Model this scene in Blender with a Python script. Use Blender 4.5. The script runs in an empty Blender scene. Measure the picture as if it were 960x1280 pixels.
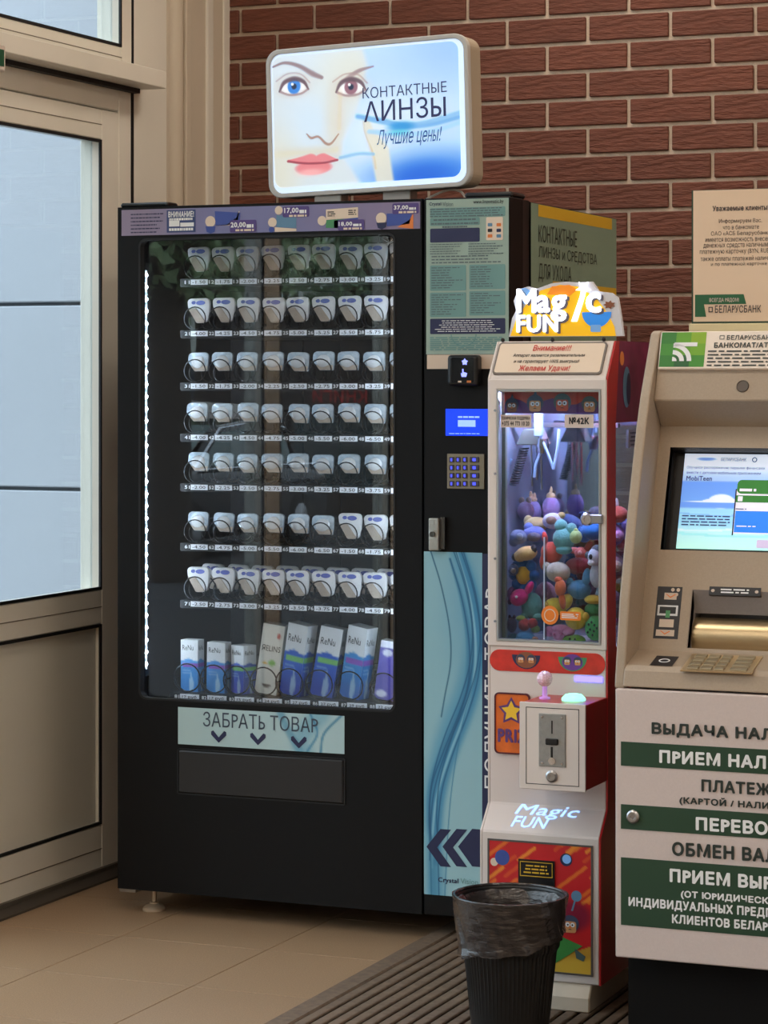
import bpy, bmesh, math, random
import numpy as np
from mathutils import Vector, Matrix, Euler

SC = bpy.context.scene
COL = SC.collection
rnd = random.Random(7)

# ------------------------------------------------------------------ camera
FPX, HORIZ, YAW, EYE = 3190.0, 476.0, math.radians(22.5), 1.38
cam = bpy.data.cameras.new('camera')
cam.sensor_width = 36.0
cam.lens = FPX / 1280.0 * 36.0
cam.shift_y = -(640.0 - HORIZ) / 1280.0
cam.clip_start, cam.clip_end = 0.05, 300
camo = bpy.data.objects.new('camera', cam)
COL.objects.link(camo)
camo.location = (0, 0, EYE)
camo.rotation_euler = (math.pi / 2, 0, YAW)
SC.camera = camo

# ------------------------------------------------------------------ world, exposure
W = bpy.data.worlds.new('sky')
SC.world = W
W.use_nodes = True
bg = W.node_tree.nodes['Background']
bg.inputs[0].default_value = (0.88, 0.94, 1.0, 1)      # bright overcast sky
bg.inputs[1].default_value = 4.5
SC.view_settings.view_transform = 'Standard'
SC.view_settings.look = 'None'
SC.view_settings.exposure = -0.12
SC.view_settings.gamma = 1.0
SC.view_settings.use_curve_mapping = False
CEILING_POWER = 12.5         # emission of the ceiling panels
CEILING_Z = 3.3

# ------------------------------------------------------------------ pixel rays and planes
_s, _c = math.sin(YAW), math.cos(YAW)
def ray(px, py):
    u = (px - 480.0) / FPX
    return np.array([-_s + u * _c, _c + u * _s, -(py - HORIZ) / FPX])

class Frame:
    """A plane in the place: u runs right, v up, d goes into the surface."""
    def __init__(s, o, ex, ez, ey):
        s.o, s.ex, s.ez, s.ey = (np.array(a, float) for a in (o, ex, ez, ey))
    def pix(s, px, py):
        d = ray(px, py); C = np.array([0, 0, EYE])
        t = ((s.o - C) @ s.ey) / (d @ s.ey)
        P = C + t * d - s.o
        return float(P @ s.ex), float(P @ s.ez)
    def w(s, u, d, v):
        return s.o + s.ex * u + s.ey * d + s.ez * v
    def box(s, x0, y0, x1, y1):
        a = s.pix(x0, y0); b = s.pix(x1, y1)
        return (a[0], b[1], b[0], a[1])          # u0, v0(bottom), u1, v1(top)
    def off(s, d):
        return Frame(s.o + s.ey * d, s.ex, s.ez, s.ey)
def FY(Y): return Frame((0, Y, 0), (1, 0, 0), (0, 0, 1), (0, 1, 0))
def FX(X): return Frame((X, 0, 0), (0, 1, 0), (0, 0, 1), (-1, 0, 0))
def FS(Y0, Z0, Y1, Z1):
    ez = np.array([0, Y1 - Y0, Z1 - Z0]); ez /= np.linalg.norm(ez)
    return Frame((0, Y0, Z0), (1, 0, 0), ez, (0, ez[2], -ez[1]))
WORLD = Frame((0, 0, 0), (1, 0, 0), (0, 0, 1), (0, 1, 0))

# ------------------------------------------------------------------ materials
def lin(c):
    c = c / 255.0
    return c / 12.92 if c <= 0.04045 else ((c + 0.055) / 1.055) ** 2.4
def rgb(r, g, b): return (lin(r), lin(g), lin(b), 1.0)
MATS = {}
def mat(name, col, rough=0.5, metal=0.0, emit=0.0, noise=None, bump=None, vary=0.0, ecol=None, spec=None, coat=0.0, sheen=0.0):
    if name in MATS: return MATS[name]
    m = bpy.data.materials.new(name); m.use_nodes = True
    nt = m.node_tree; N = nt.nodes; L = nt.links
    b = N['Principled BSDF']
    c = rgb(*col)
    b.inputs['Base Color'].default_value = c
    b.inputs['Roughness'].default_value = rough
    b.inputs['Metallic'].default_value = metal
    if spec is not None: b.inputs['Specular IOR Level'].default_value = spec
    if coat: b.inputs['Coat Weight'].default_value = coat
    if sheen: b.inputs['Sheen Weight'].default_value = sheen
    if emit:
        b.inputs['Emission Color'].default_value = rgb(*(ecol or col))
        b.inputs['Emission Strength'].default_value = emit
    tc = None
    if noise or bump or vary:
        tc = N.new('ShaderNodeTexCoord')
    last = None
    if noise:
        sc, amt = noise[0], noise[1]
        stretch = noise[2] if len(noise) > 2 else (1, 1, 1)
        mp = N.new('ShaderNodeMapping'); mp.inputs['Scale'].default_value = stretch
        L.new(tc.outputs['Object'], mp.inputs['Vector'])
        nz = N.new('ShaderNodeTexNoise'); nz.inputs['Scale'].default_value = sc; nz.inputs['Detail'].default_value = 5
        L.new(mp.outputs[0], nz.inputs['Vector'])
        rp = N.new('ShaderNodeMapRange')
        rp.inputs['From Min'].default_value = 0.3; rp.inputs['From Max'].default_value = 0.7
        rp.inputs['To Min'].default_value = 1 - amt; rp.inputs['To Max'].default_value = 1 + amt
        L.new(nz.outputs['Fac'], rp.inputs['Value'])
        last = rp.outputs[0]
    if vary:
        oi = N.new('ShaderNodeObjectInfo')
        rp = N.new('ShaderNodeMapRange')
        rp.inputs['To Min'].default_value = 1 - vary; rp.inputs['To Max'].default_value = 1 + vary
        L.new(oi.outputs['Random'], rp.inputs['Value'])
        if last is None: last = rp.outputs[0]
        else:
            mu = N.new('ShaderNodeMath'); mu.operation = 'MULTIPLY'
            L.new(last, mu.inputs[0]); L.new(rp.outputs[0], mu.inputs[1]); last = mu.outputs[0]
    if last is not None:
        vm = N.new('ShaderNodeVectorMath'); vm.operation = 'SCALE'
        vm.inputs[0].default_value = c[:3]
        L.new(last, vm.inputs['Scale'])
        L.new(vm.outputs[0], b.inputs['Base Color'])
    if bump:
        stretch = bump[2] if len(bump) > 2 else (1, 1, 1)
        mp = N.new('ShaderNodeMapping'); mp.inputs['Scale'].default_value = stretch
        L.new(tc.outputs['Object'], mp.inputs['Vector'])
        nz = N.new('ShaderNodeTexNoise'); nz.inputs['Scale'].default_value = bump[0]; nz.inputs['Detail'].default_value = 4
        L.new(mp.outputs[0], nz.inputs['Vector'])
        bp = N.new('ShaderNodeBump'); bp.inputs['Strength'].default_value = bump[1]; bp.inputs['Distance'].default_value = 0.01
        L.new(nz.outputs['Fac'], bp.inputs['Height'])
        L.new(bp.outputs[0], b.inputs['Normal'])
    MATS[name] = m
    return m
def glass(name, tint=(235, 242, 245), refl=1.0, rough=0.0, ior=1.5):
    """Thin pane: clear transmission plus Fresnel reflection."""
    m = bpy.data.materials.new(name); m.use_nodes = True
    nt = m.node_tree; N = nt.nodes; L = nt.links
    for n in list(N):
        if n.type != 'OUTPUT_MATERIAL': N.remove(n)
    out = [n for n in N if n.type == 'OUTPUT_MATERIAL'][0]
    tr = N.new('ShaderNodeBsdfTransparent'); tr.inputs[0].default_value = rgb(*tint)
    gl = N.new('ShaderNodeBsdfGlossy'); gl.inputs['Roughness'].default_value = rough
    fr = N.new('ShaderNodeLayerWeight')                       # Schlick's law from the facing angle
    pw = N.new('ShaderNodeMath'); pw.operation = 'POWER'; pw.inputs[1].default_value = 5.0
    L.new(fr.outputs['Facing'], pw.inputs[0])
    mu = N.new('ShaderNodeMath'); mu.operation = 'MULTIPLY_ADD'
    mu.inputs[1].default_value = 0.96 * refl; mu.inputs[2].default_value = 0.04 * refl; mu.use_clamp = True
    L.new(pw.outputs[0], mu.inputs[0])
    mx = N.new('ShaderNodeMixShader')
    L.new(mu.outputs[0], mx.inputs[0]); L.new(tr.outputs[0], mx.inputs[1]); L.new(gl.outputs[0], mx.inputs[2])
    L.new(mx.outputs[0], out.inputs[0])
    MATS[name] = m
    return m
def printed(name, rough=0.5, emit=0.0):
    """Printed sheet: colours come from the sheet's own ink (colour attribute)."""
    m = bpy.data.materials.new(name); m.use_nodes = True
    nt = m.node_tree; b = nt.nodes['Principled BSDF']
    a = nt.nodes.new('ShaderNodeAttribute'); a.attribute_name = 'Ink'
    nt.links.new(a.outputs['Color'], b.inputs['Base Color'])
    b.inputs['Roughness'].default_value = rough
    if emit:
        nt.links.new(a.outputs['Color'], b.inputs['Emission Color'])
        b.inputs['Emission Strength'].default_value = emit
    MATS[name] = m
    return m

# ------------------------------------------------------------------ objects
def tag(o, label=None, cat=None, group=None, kind=None):
    if label: o['label'] = label
    if cat: o['category'] = cat
    if group: o['group'] = group
    if kind: o['kind'] = kind
    return o
def thing(name, label, cat, loc, group=None, kind=None):
    o = bpy.data.objects.new(name, None); COL.objects.link(o)
    o.empty_display_size = 0.05
    o.location = loc
    return tag(o, label, cat, group, kind)
def wloc(o):
    v = Vector((0, 0, 0))
    while o is not None:
        v += o.location; o = o.parent
    return v
def put(name, me, parent=None, loc=(0, 0, 0), rot=None):
    o = bpy.data.objects.new(name, me); COL.objects.link(o)
    o.parent = parent; o.location = loc
    if rot is not None: o.rotation_euler = rot
    return o

def rrect(u0, u1, v0, v1, r, n=5):
    pts = []
    for cx, cy, a0 in ((u1 - r, v0 + r, -90), (u1 - r, v1 - r, 0), (u0 + r, v1 - r, 90), (u0 + r, v0 + r, 180)):
        for k in range(n + 1):
            a = math.radians(a0 + 90.0 * k / n)
            pts.append((cx + r * math.cos(a), cy + r * math.sin(a)))
    return pts
def circ(cx, cy, rx, ry=None, n=20, a0=0, a1=360):
    ry = rx if ry is None else ry
    full = abs(a1 - a0) >= 360
    return [(cx + rx * math.cos(math.radians(a0 + (a1 - a0) * k / (n if full else n - 1))),
             cy + ry * math.sin(math.radians(a0 + (a1 - a0) * k / (n if full else n - 1)))) for k in range(n)]

class MB:
    def __init__(s, F=WORLD):
        s.v = []; s.f = []; s.F = F
    def add(s, vs, fs):
        b = len(s.v)
        s.v += [tuple(s.F.w(*p)) for p in vs]
        s.f += [tuple(b + i for i in q) for q in fs]
        return s
    def box(s, x0, x1, y0, y1, z0, z1):
        return s.add([(x0, y0, z0), (x1, y0, z0), (x1, y1, z0), (x0, y1, z0), (x0, y0, z1), (x1, y0, z1), (x1, y1, z1), (x0, y1, z1)],
                     [(0, 3, 2, 1), (4, 5, 6, 7), (0, 1, 5, 4), (1, 2, 6, 5), (2, 3, 7, 6), (3, 0, 4, 7)])
    def poly(s, pts, d=0.0):
        return s.add([(u, d, v) for u, v in pts], [tuple(range(len(pts)))])
    def rect(s, b, d=0.0):
        u0, v0, u1, v1 = b
        return s.poly([(u0, v0), (u1, v0), (u1, v1), (u0, v1)], d)
    def slab(s, b, d0, d1):
        u0, v0, u1, v1 = b
        return s.box(u0, u1, d0, d1, v0, v1)
    def prism(s, pts, d0, d1):
        n = len(pts)
        vs = [(u, d0, v) for u, v in pts] + [(u, d1, v) for u, v in pts]
        fs = [tuple(range(n)), tuple(range(2 * n - 1, n - 1, -1))] + [(i, i + n, (i + 1) % n + n, (i + 1) % n) for i in range(n)]
        return s.add(vs, fs)
    def ring(s, outer, inner, d0, d1):
        n = len(outer)
        vs = [(u, d0, v) for u, v in outer] + [(u, d0, v) for u, v in inner] + [(u, d1, v) for u, v in outer] + [(u, d1, v) for u, v in inner]
        fs = []
        for i in range(n):
            j = (i + 1) % n
            fs += [(i, j, n + j, n + i), (2 * n + i, 3 * n + i, 3 * n + j, 2 * n + j), (i, 2 * n + i, 2 * n + j, j), (n + i, n + j, 3 * n + j, 3 * n + i)]
        return s.add(vs, fs)
    def lathe(s, prof, c=(0, 0, 0), axis='z', n=20, cap=True):
        vs = []; fs = []
        for r, h in prof:
            for k in range(n):
                a = 2 * math.pi * k / n
                x, y = r * math.cos(a), r * math.sin(a)
                p = (x, y, h) if axis == 'z' else ((x, h, y) if axis == 'y' else (h, x, y))
                vs.append((c[0] + p[0], c[1] + p[1], c[2] + p[2]))
        m = len(prof)
        for i in range(m - 1):
            for k in range(n):
                l = (k + 1) % n
                fs.append((i * n + k, i * n + l, (i + 1) * n + l, (i + 1) * n + k))
        if cap:
            fs.append(tuple(range(n - 1, -1, -1))); fs.append(tuple(range((m - 1) * n, m * n)))
        return s.add(vs, fs)
    def tube(s, pts, r, n=6, closed=False, cap=True):
        P = [np.array(p, float) for p in pts]; m = len(P)
        vs = []; fs = []
        up = None
        for i, p in enumerate(P):
            a = P[(i - 1) % m] if (closed or i > 0) else P[i]
            b = P[(i + 1) % m] if (closed or i < m - 1) else P[i]
            t = b - a; t = t / (np.linalg.norm(t) + 1e-12)
            if up is None:
                up = np.array([0, 0, 1.0]) if abs(t[2]) < 0.9 else np.array([1.0, 0, 0])
            x = np.cross(t, up); x /= (np.linalg.norm(x) + 1e-12)
            up = np.cross(x, t)
            rr = r[i] if isinstance(r, (list, tuple)) else r
            for k in range(n):
                an = 2 * math.pi * k / n
                vs.append(tuple(p + rr * (x * math.cos(an) + up * math.sin(an))))
        for i in range(m if closed else m - 1):
            j = (i + 1) % m
            for k in range(n):
                l = (k + 1) % n
                fs.append((i * n + k, i * n + l, j * n + l, j * n + k))
        if cap and not closed:
            fs.append(tuple(range(n - 1, -1, -1))); fs.append(tuple(range((m - 1) * n, m * n)))
        return s.add(vs, fs)
    def ball(s, c, r, n=14, m=9, rot=None):
        rx, ry, rz = (r, r, r) if isinstance(r, (int, float)) else r
        R = np.array(Euler(rot).to_matrix()) if rot else np.eye(3)
        vs = [(0, 0, rz)]; fs = []
        for i in range(1, m):
            t = math.pi * i / m
            for k in range(n):
                a = 2 * math.pi * k / n
                vs.append((rx * math.sin(t) * math.cos(a), ry * math.sin(t) * math.sin(a), rz * math.cos(t)))
        vs.append((0, 0, -rz))
        for k in range(n): fs.append((0, 1 + k, 1 + (k + 1) % n))
        for i in range(m - 2):
            for k in range(n):
                a = 1 + i * n; b = a + n; l = (k + 1) % n
                fs.append((a + k, b + k, b + l, a + l))
        e = len(vs) - 1; a = 1 + (m - 2) * n
        for k in range(n): fs.append((e, a + (k + 1) % n, a + k))
        vs = [tuple(R @ np.array(p) + np.array(c)) for p in vs]
        return s.add(vs, fs)
    def mesh(s, name, material, origin=(0, 0, 0), bevel=0.0, seg=1, smooth=False):
        me = bpy.data.meshes.new(name)
        o = np.array(origin, float)
        me.from_pydata([tuple(np.array(p) - o) for p in s.v], [], s.f)
        bm = bmesh.new(); bm.from_mesh(me)
        bmesh.ops.recalc_face_normals(bm, faces=bm.faces)
        if bevel:
            es = [e for e in bm.edges if len(e.link_faces) == 2 and e.calc_face_angle(0) > 0.6]
            bmesh.ops.bevel(bm, geom=es, offset=bevel, segments=seg, profile=0.5, affect='EDGES', clamp_overlap=True)
        if smooth:
            for fc in bm.faces: fc.smooth = True
            for e in bm.edges:
                if len(e.link_faces) == 2 and e.calc_face_angle(0) > 0.7: e.smooth = False
        bm.to_mesh(me); bm.free()
        me.materials.append(material)
        return me
    def build(s, name, material, parent=None, bevel=0.0, seg=1, smooth=False, origin=None):
        """World-space shape; hangs under its parent (or has its own origin)."""
        o = wloc(parent) if parent is not None else Vector(origin or (0, 0, 0))
        ob = put(name, s.mesh(name, material, o, bevel, seg, smooth), parent)
        if parent is None: ob.location = o
        return ob

def paint(name, F, b, nx, ny, fn, material, parent, d=0.0, pts=None):
    """A printed sheet: fn(s, t) gives its ink, s to the right and t downwards, both 0..1."""
    u0, v0, u1, v1 = b
    S, T = np.meshgrid(np.linspace(0, 1, nx), np.linspace(0, 1, ny))
    U = u0 + (u1 - u0) * S; V = v1 + (v0 - v1) * T
    o = np.array(wloc(parent))
    P = (F.o[None, None, :] + U[..., None] * F.ex + V[..., None] * F.ez + d * F.ey - o).reshape(-1, 3)
    idx = np.arange(nx * ny).reshape(ny, nx)
    Q = np.stack([idx[:-1, :-1], idx[1:, :-1], idx[1:, 1:], idx[:-1, 1:]], -1).reshape(-1, 4)
    if pts is not None:
        q = np.stack([S.ravel(), T.ravel()], -1); ok = pts(q[:, 0], q[:, 1])
        Q = Q[ok[Q].all(1)]
    me = bpy.data.meshes.new(name)
    me.from_pydata(P.tolist(), [], Q.tolist())
    c = np.clip(fn(S, T), 0, 255).reshape(-1, 3) / 255.0
    c = np.where(c <= 0.04045, c / 12.92, ((c + 0.055) / 1.055) ** 2.4)
    at = me.color_attributes.new('Ink', 'FLOAT_COLOR', 'POINT')
    at.data.foreach_set('color', np.concatenate([c, np.ones((len(c), 1))], 1).ravel())
    me.materials.append(material)
    return put(name, me, parent)

# ink tools for painted sheets
def A(*c): return np.array(c, float)
def sm(x, a, b):
    t = np.clip((x - a) / (b - a + 1e-12), 0, 1); return t * t * (3 - 2 * t)
def over(img, col, m): return img * (1 - m[..., None]) + A(*col) * m[..., None]
def ell(S, T, cx, cy, rx, ry, soft=0.2, rot=0.0):
    x, y = S - cx, T - cy
    c, s = math.cos(rot), math.sin(rot)
    d = np.sqrt(((x * c + y * s) / rx) ** 2 + ((-x * s + y * c) / ry) ** 2)
    return 1 - sm(d, 1 - soft, 1 + soft)
def spline(pts, n=12):
    P = [np.array(p, float) for p in pts]; P = [2 * P[0] - P[1]] + P + [2 * P[-1] - P[-2]]
    out = []
    for i in range(1, len(P) - 2):
        for k in range(n):
            t = k / n
            out.append(0.5 * ((2 * P[i]) + (-P[i - 1] + P[i + 1]) * t + (2 * P[i - 1] - 5 * P[i] + 4 * P[i + 1] - P[i + 2]) * t * t + (-P[i - 1] + 3 * P[i] - 3 * P[i + 1] + P[i + 2]) * t ** 3))
    out.append(P[-2]); return np.array(out)
def stroke(S, T, pts, w, soft=0.5, asp=1.0, n=8):
    """mask of a soft brush line through pts; asp = height / width of the sheet"""
    C = spline(pts, n); D = np.full(S.shape, 9.0); w0 = w if np.isscalar(w) else None
    ws = np.full(len(C), w) if w0 is not None else np.interp(np.linspace(0, 1, len(C)), np.linspace(0, 1, len(w)), w)
    for i in range(len(C) - 1):
        ax, ay = C[i]; bx, by = C[i + 1]
        dx, dy = bx - ax, (by - ay) * asp
        l2 = dx * dx + dy * dy + 1e-12
        t = np.clip(((S - ax) * dx + (T - ay) * asp * dy) / l2, 0, 1)
        d = np.hypot(S - ax - t * dx, (T - ay) * asp - t * dy) / (ws[i] + (ws[i + 1] - ws[i]) * t)
        D = np.minimum(D, d)
    return 1 - sm(D, 1 - soft, 1 + soft)

# ------------------------------------------------------------------ lettering (made at the end in one go)
TXT = []
def txt(F, b, body, m, parent, bold=0.0, d=-0.0008, prefix=None, align=None, name='lettering', res=2, shear=0.0, vertical=False, xs=1.0, th=0.0):
    """b = (u0, v0, u1, v1) the box the lettering fills; align keeps its natural width (or xs times it)."""
    TXT.append(dict(F=F, b=b, body=body, m=m, p=parent, bold=bold, d=d, prefix=prefix, align=align, name=name, res=res, shear=shear, vertical=vertical, xs=xs, th=th))
def flush_text():
    """Sets every queued text glyph by glyph (soft signs are built from a turned-over P)."""
    body = sorted({c for t in TXT for c in t['body'] + (t['prefix'] or '')} | set('PIоH'))
    keys = [0.0]; rs = sorted({t['res'] for t in TXT})
    todo = {}
    def cu(s, off, res):
        c = bpy.data.curves.new('t', 'FONT'); c.body = s; c.resolution_u = res; c.offset = off
        o = bpy.data.objects.new('t', c); COL.objects.link(o); return o
    for c in body:
        for k in keys:
            for r in rs: todo[('g', c, k, r)] = cu(c, k, r)
        todo[('a', c)] = cu(c + 'I', 0, 1)
    todo['I'] = cu('I', 0, 1)
    dg = bpy.context.evaluated_depsgraph_get(); dg.update()
    G = {}
    for k, o in todo.items():
        e = o.evaluated_get(dg); me = e.to_mesh()
        v = np.zeros(len(me.vertices) * 3); me.vertices.foreach_get('co', v); v = v.reshape(-1, 3)[:, :2]
        G[k] = (v, [tuple(p.vertices) for p in me.polygons]); e.to_mesh_clear()
    for o in todo.values():
        c = o.data; bpy.data.objects.remove(o); bpy.data.curves.remove(c)
    Iw = G['I'][0][:, 0].max()
    def adv(c): return G[('a', c)][0][:, 0].max() - Iw
    cap = G['I'][0][:, 1].max(); xh = G[('a', 'о')][0]
    xh = G[('g', 'о', keys[-1], rs[0])][0][:, 1].max() / cap
    def sign(k, r, sc):
        v, f = G[('g', 'P', k, r)]
        return np.stack([v[:, 0] * sc, (cap - v[:, 1]) * sc], 1), f
    def glyph(c, k, r):
        """outline, faces, advance"""
        if c == 'ф':                       # ring and stem
            v, f = G[('g', 'о', k, r)]; w, g = G[('g', 'I', k, r)]
            v = np.stack([v[:, 0] * 1.3, v[:, 1]], 1); m = (v[:, 0].min() + v[:, 0].max()) / 2
            w = np.stack([w[:, 0] - (w[:, 0].min() + w[:, 0].max()) / 2 + m, w[:, 1] * 1.3 - cap * .28], 1)
            return np.concatenate([v, w]), list(f) + [tuple(i + len(v) for i in q) for q in g], adv('о') * 1.3
        if c == 'н':
            v, f = G[('g', 'H', k, r)]
            return v * np.array([.86, 1]) * xh, f, adv('H') * xh * .86
        if c == 'Р': c = 'P'
        if c in 'ЬьЫы':
            sc = 1.0 if c in 'ЬЫ' else xh
            v, f = sign(k, r, sc); a = adv('P') * sc
            if c in 'Ыы':
                w, g = G[('g', 'I', k, r)]; w = np.stack([w[:, 0] + a, w[:, 1] * sc], 1)
                f = list(f) + [tuple(i + len(v) for i in q) for q in g]; v = np.concatenate([v, w]); a += Iw + .08
            return v, f, a
        v, f = G[('g', c, k, r)]
        return v, f, adv(c)
    def layout(s, t):
        k, r = 0.0, t['res']; x = 0.0; V = []; Fs = []; n = 0
        for c in s:
            v, f, a = glyph(c, k, r)
            if len(v):
                V.append(v + np.array([x, 0])); Fs += [tuple(i + n for i in q) for q in f]; n += len(v)
            x += a + max(t['bold'], 0) * 1.2
        v = np.concatenate(V) if V else np.zeros((0, 2))
        if t['shear']: v = np.stack([v[:, 0] + t['shear'] * v[:, 1], v[:, 1]], 1)
        return v, Fs
    for t in TXT:
        v, fs = layout(t['body'], t)
        if len(v) == 0: continue
        bo = max(t['bold'], 0.0)
        lo, hi = v.min(0) - bo, v.max(0) + bo
        rv = layout(t['prefix'], t)[0] if t['prefix'] else v
        rlo, rhi = rv.min(0) - bo, rv.max(0) + bo
        if t['body'].upper() == t['body'] and any(c.isalpha() for c in t['body']):      # capitals: size by the cap height, tails hang below
            rlo[1], rhi[1] = -bo, cap + bo; lo[1], hi[1] = -bo, cap + bo
        shifts = [(0, 0)] if bo == 0 else [(0, 0)] + [(bo * math.cos(a * math.pi / 4), bo * math.sin(a * math.pi / 4)) for a in range(8)]
        u0, v0, u1, v1 = t['b']
        k = MB(t['F'])
        for si, (sx_, sy_) in enumerate(shifts):
            q = v + np.array([sx_, sy_]); d = t['d'] - 1.5e-5 * si
            if t['vertical']:            # reads upwards
                sx = (v1 - v0) / (rhi[0] - rlo[0]); sy = (u1 - u0) / (hi[1] - lo[1])
                U_ = u1 - (q[:, 1] - lo[1]) * sy; V_ = v0 + (q[:, 0] - rlo[0]) * sx
            else:
                sy = (v1 - v0) / (rhi[1] - rlo[1])
                if t['align']:
                    sx = sy * t['xs']; wd = (hi[0] - lo[0]) * sx
                    x0 = {'L': u0, 'C': (u0 + u1) / 2 - wd / 2, 'R': u1 - wd}[t['align']]
                    U_ = x0 + (q[:, 0] - lo[0]) * sx
                else:
                    sx = (u1 - u0) / (rhi[0] - rlo[0]); U_ = u0 + (q[:, 0] - rlo[0]) * sx
                V_ = v0 + (q[:, 1] - rlo[1]) * sy
            k.add([(a, d, c) for a, c in zip(U_, V_)], fs)
            if t['th']:
                n = len(q); ed = {}
                for p in fs:
                    for i in range(len(p)):
                        a, e = p[i], p[(i + 1) % len(p)]; kk = (min(a, e), max(a, e)); ed[kk] = ed.get(kk, 0) + 1
                k.add([(a, d, c) for a, c in zip(U_, V_)] + [(a, d + t['th'], c) for a, c in zip(U_, V_)], [(a, e, e + n, a + n) for (a, e), m_ in ed.items() if m_ == 1])
        o = np.array(wloc(t['p']))
        me = bpy.data.meshes.new(t['name'])
        me.from_pydata([tuple(np.array(p) - o) for p in k.v], [], k.f)
        me.materials.append(t['m'])
        put(t['name'], me, t['p'])

def smallprint(F, b, rows, m, parent, fill=0.55, seed=1, d=-0.0008, ragged=0.25, center=False, wd=0.05):
    """Rows of print too small to read: word-long dashes."""
    r = random.Random(seed); u0, v0, u1, v1 = b
    H_ = (v1 - v0) / rows; k = MB(F); Wd = u1 - u0
    for i in range(rows):
        y1 = v1 - i * H_ - H_ * (1 - fill) / 2; y0 = y1 - H_ * fill
        L_ = Wd * (1 - r.random() * ragged); x = u0 + ((Wd - L_) / 2 if center else 0); e = x + L_
        while x < e - Wd * 0.02:
            w_ = min(e - x, Wd * wd * (0.5 + 1.6 * r.random()))
            k.rect((x, y0, x + w_, y1), d); x += w_ + Wd * wd * 0.28
    return k.build('small_print', m, parent)
# ------------------------------------------------------------------ shared materials
m_black = mat('black_powder_coat', (12, 11, 12), 0.5, bump=(900, 0.05), spec=.22)
m_black2 = mat('black_plastic', (18, 18, 20), 0.35)
m_dark = mat('dark_interior', (38, 38, 42), 0.55)
m_white = mat('white_paint', (232, 226, 220), 0.35)
m_ink = mat('black_ink', (30, 30, 36), 0.6)
m_inkw = mat('white_ink', (236, 238, 240), 0.6)
m_navy = mat('navy_ink', (36, 40, 78), 0.5)
m_steel = mat('brushed_steel', (176, 176, 178), 0.3, 1.0, bump=(300, 0.05, (1, 1, 12)))
m_chrome = mat('chrome', (215, 215, 220), 0.12, 1.0)
m_alu = mat('beige_aluminium', (234, 227, 212), 0.42, noise=(2.0, 0.05))
m_alu2 = mat('beige_cladding', (214, 200, 178), 0.5, noise=(3.0, 0.07, (1, 1, .25)))
m_rubber = mat('black_rubber', (14, 14, 15), 0.6)
m_pane = glass('window_glass', (232, 240, 244), 1.0)
m_vpane = glass('machine_glass', (246, 248, 250), 2.2)

# ------------------------------------------------------------------ floor
fl = MB().box(-3.6, 2.6, -2.6, 7.3, -0.12, -0.006).build('floor', mat('floor_grout', (96, 84, 70), 0.8))
tag(fl, 'floor of beige speckled stoneware tiles', 'floor', kind='structure')
m_tile = mat('stoneware_tile', (160, 132, 103), 0.42, noise=(300, 0.2), vary=0.03, bump=(400, 0.03))
tile_me = MB().box(-0.1988, 0.1988, -0.1988, 0.1988, -0.012, 0.0).mesh('tile', m_tile, bevel=0.0005)
for i in range(15):
    for j in range(25):
        x, y = -3.23 + 0.4 * i, 7.005 - 0.4 * j
        if x > 2.5 or y < -2.4: continue
        if not (i < 10 and 2.5 < y): continue
        put('tile', tile_me, fl, (x, y, 0))
far = MB()
for i in range(15):
    for j in range(25):
        x, y = -3.23 + 0.4 * i, 7.005 - 0.4 * j
        if x > 2.45 or y < -2.4 or (i < 10 and 2.5 < y): continue
        far.box(x - .1988, x + .1988, y - .1988, y + .1988, -0.012, 0)
o = far.build('tile_field', m_tile, fl); o['kind'] = 'stuff'

# ribbed entrance mat, set flush on the tiles
mt = thing('entrance_mat', 'dark brown ribbed entrance mat running under the machines', 'mat', (-1.4, 5.4, 0))
m_mat = mat('mat_rubber', (106, 89, 73), 0.75, noise=(60, 0.25), vary=0.06)
MB().box(-2.31, -0.55, 4.2, 6.45, 0.0, 0.006).build('mat_base', mat('mat_base_rubber', (30, 26, 24), 0.9), mt)
MB().box(-2.315, -2.262, 4.195, 6.455, 0.0, 0.0135).build('mat_edge', m_mat, mt, bevel=0.004)
rib = MB().box(-0.0125, 0.0125, -1.12, 1.12, 0, 0.009).mesh('rib', m_mat, bevel=0.004, seg=2)
for k in range(51):
    put('rib', rib, mt, (-2.243 + 0.0335 * k + 1.4, 5.325 - 5.4, 0.005))

# ------------------------------------------------------------------ brick wall
YW = 7.2
wb = MB().box(-3.75, 2.7, YW, YW + 0.25, -0.1, 3.5).build('wall_back', mat('mortar', (220, 202, 182), 0.9, noise=(40, 0.08), bump=(250, 0.3)))
tag(wb, 'dark red brick wall with pale mortar joints', 'wall', kind='structure')
m_brick = mat('clinker_brick', (116, 67, 51), 0.72, noise=(9, 0.16, (1, 1, 5)), vary=0.10, bump=(26, 1.0, (1, 1, 4.2)))
def brick_mesh(w):
    return MB().box(-w / 2, w / 2, -0.0115, 0.004, -0.0355, 0.0355).mesh('brick', m_brick, bevel=0.0022)
bfull = brick_mesh(0.2405); cut = {}
far = MB()
for r in range(-12, 30):
    zc = 2.461 - 0.083 * (r + 0.5)
    if zc < 0.03 or zc > 3.36: continue
    for k in range(-9, 22):
        xa = -2.076 + 0.2525 * k - (0.12625 if r % 2 else 0); xb = xa + 0.2525
        xa, xb = xa + 0.006, xb - 0.006
        if xb < -3.5: continue
        xa = max(xa, -3.512)
        if xb - xa < 0.02 or xa > 2.5: continue
        if -5 <= r <= 13 and xa < -1.35:
            w = round(xb - xa, 3)
            me = bfull if abs(w - 0.2405) < 0.002 else cut.setdefault(w, brick_mesh(w))
            put('brick', me, wb, ((xa + xb) / 2, YW, zc))
        else:
            far.box(xa, xb, YW - 0.0115, YW + 0.004, zc - 0.0355, zc + 0.0355)
o = far.build('brick_field', m_brick, wb); o['kind'] = 'stuff'

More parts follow.
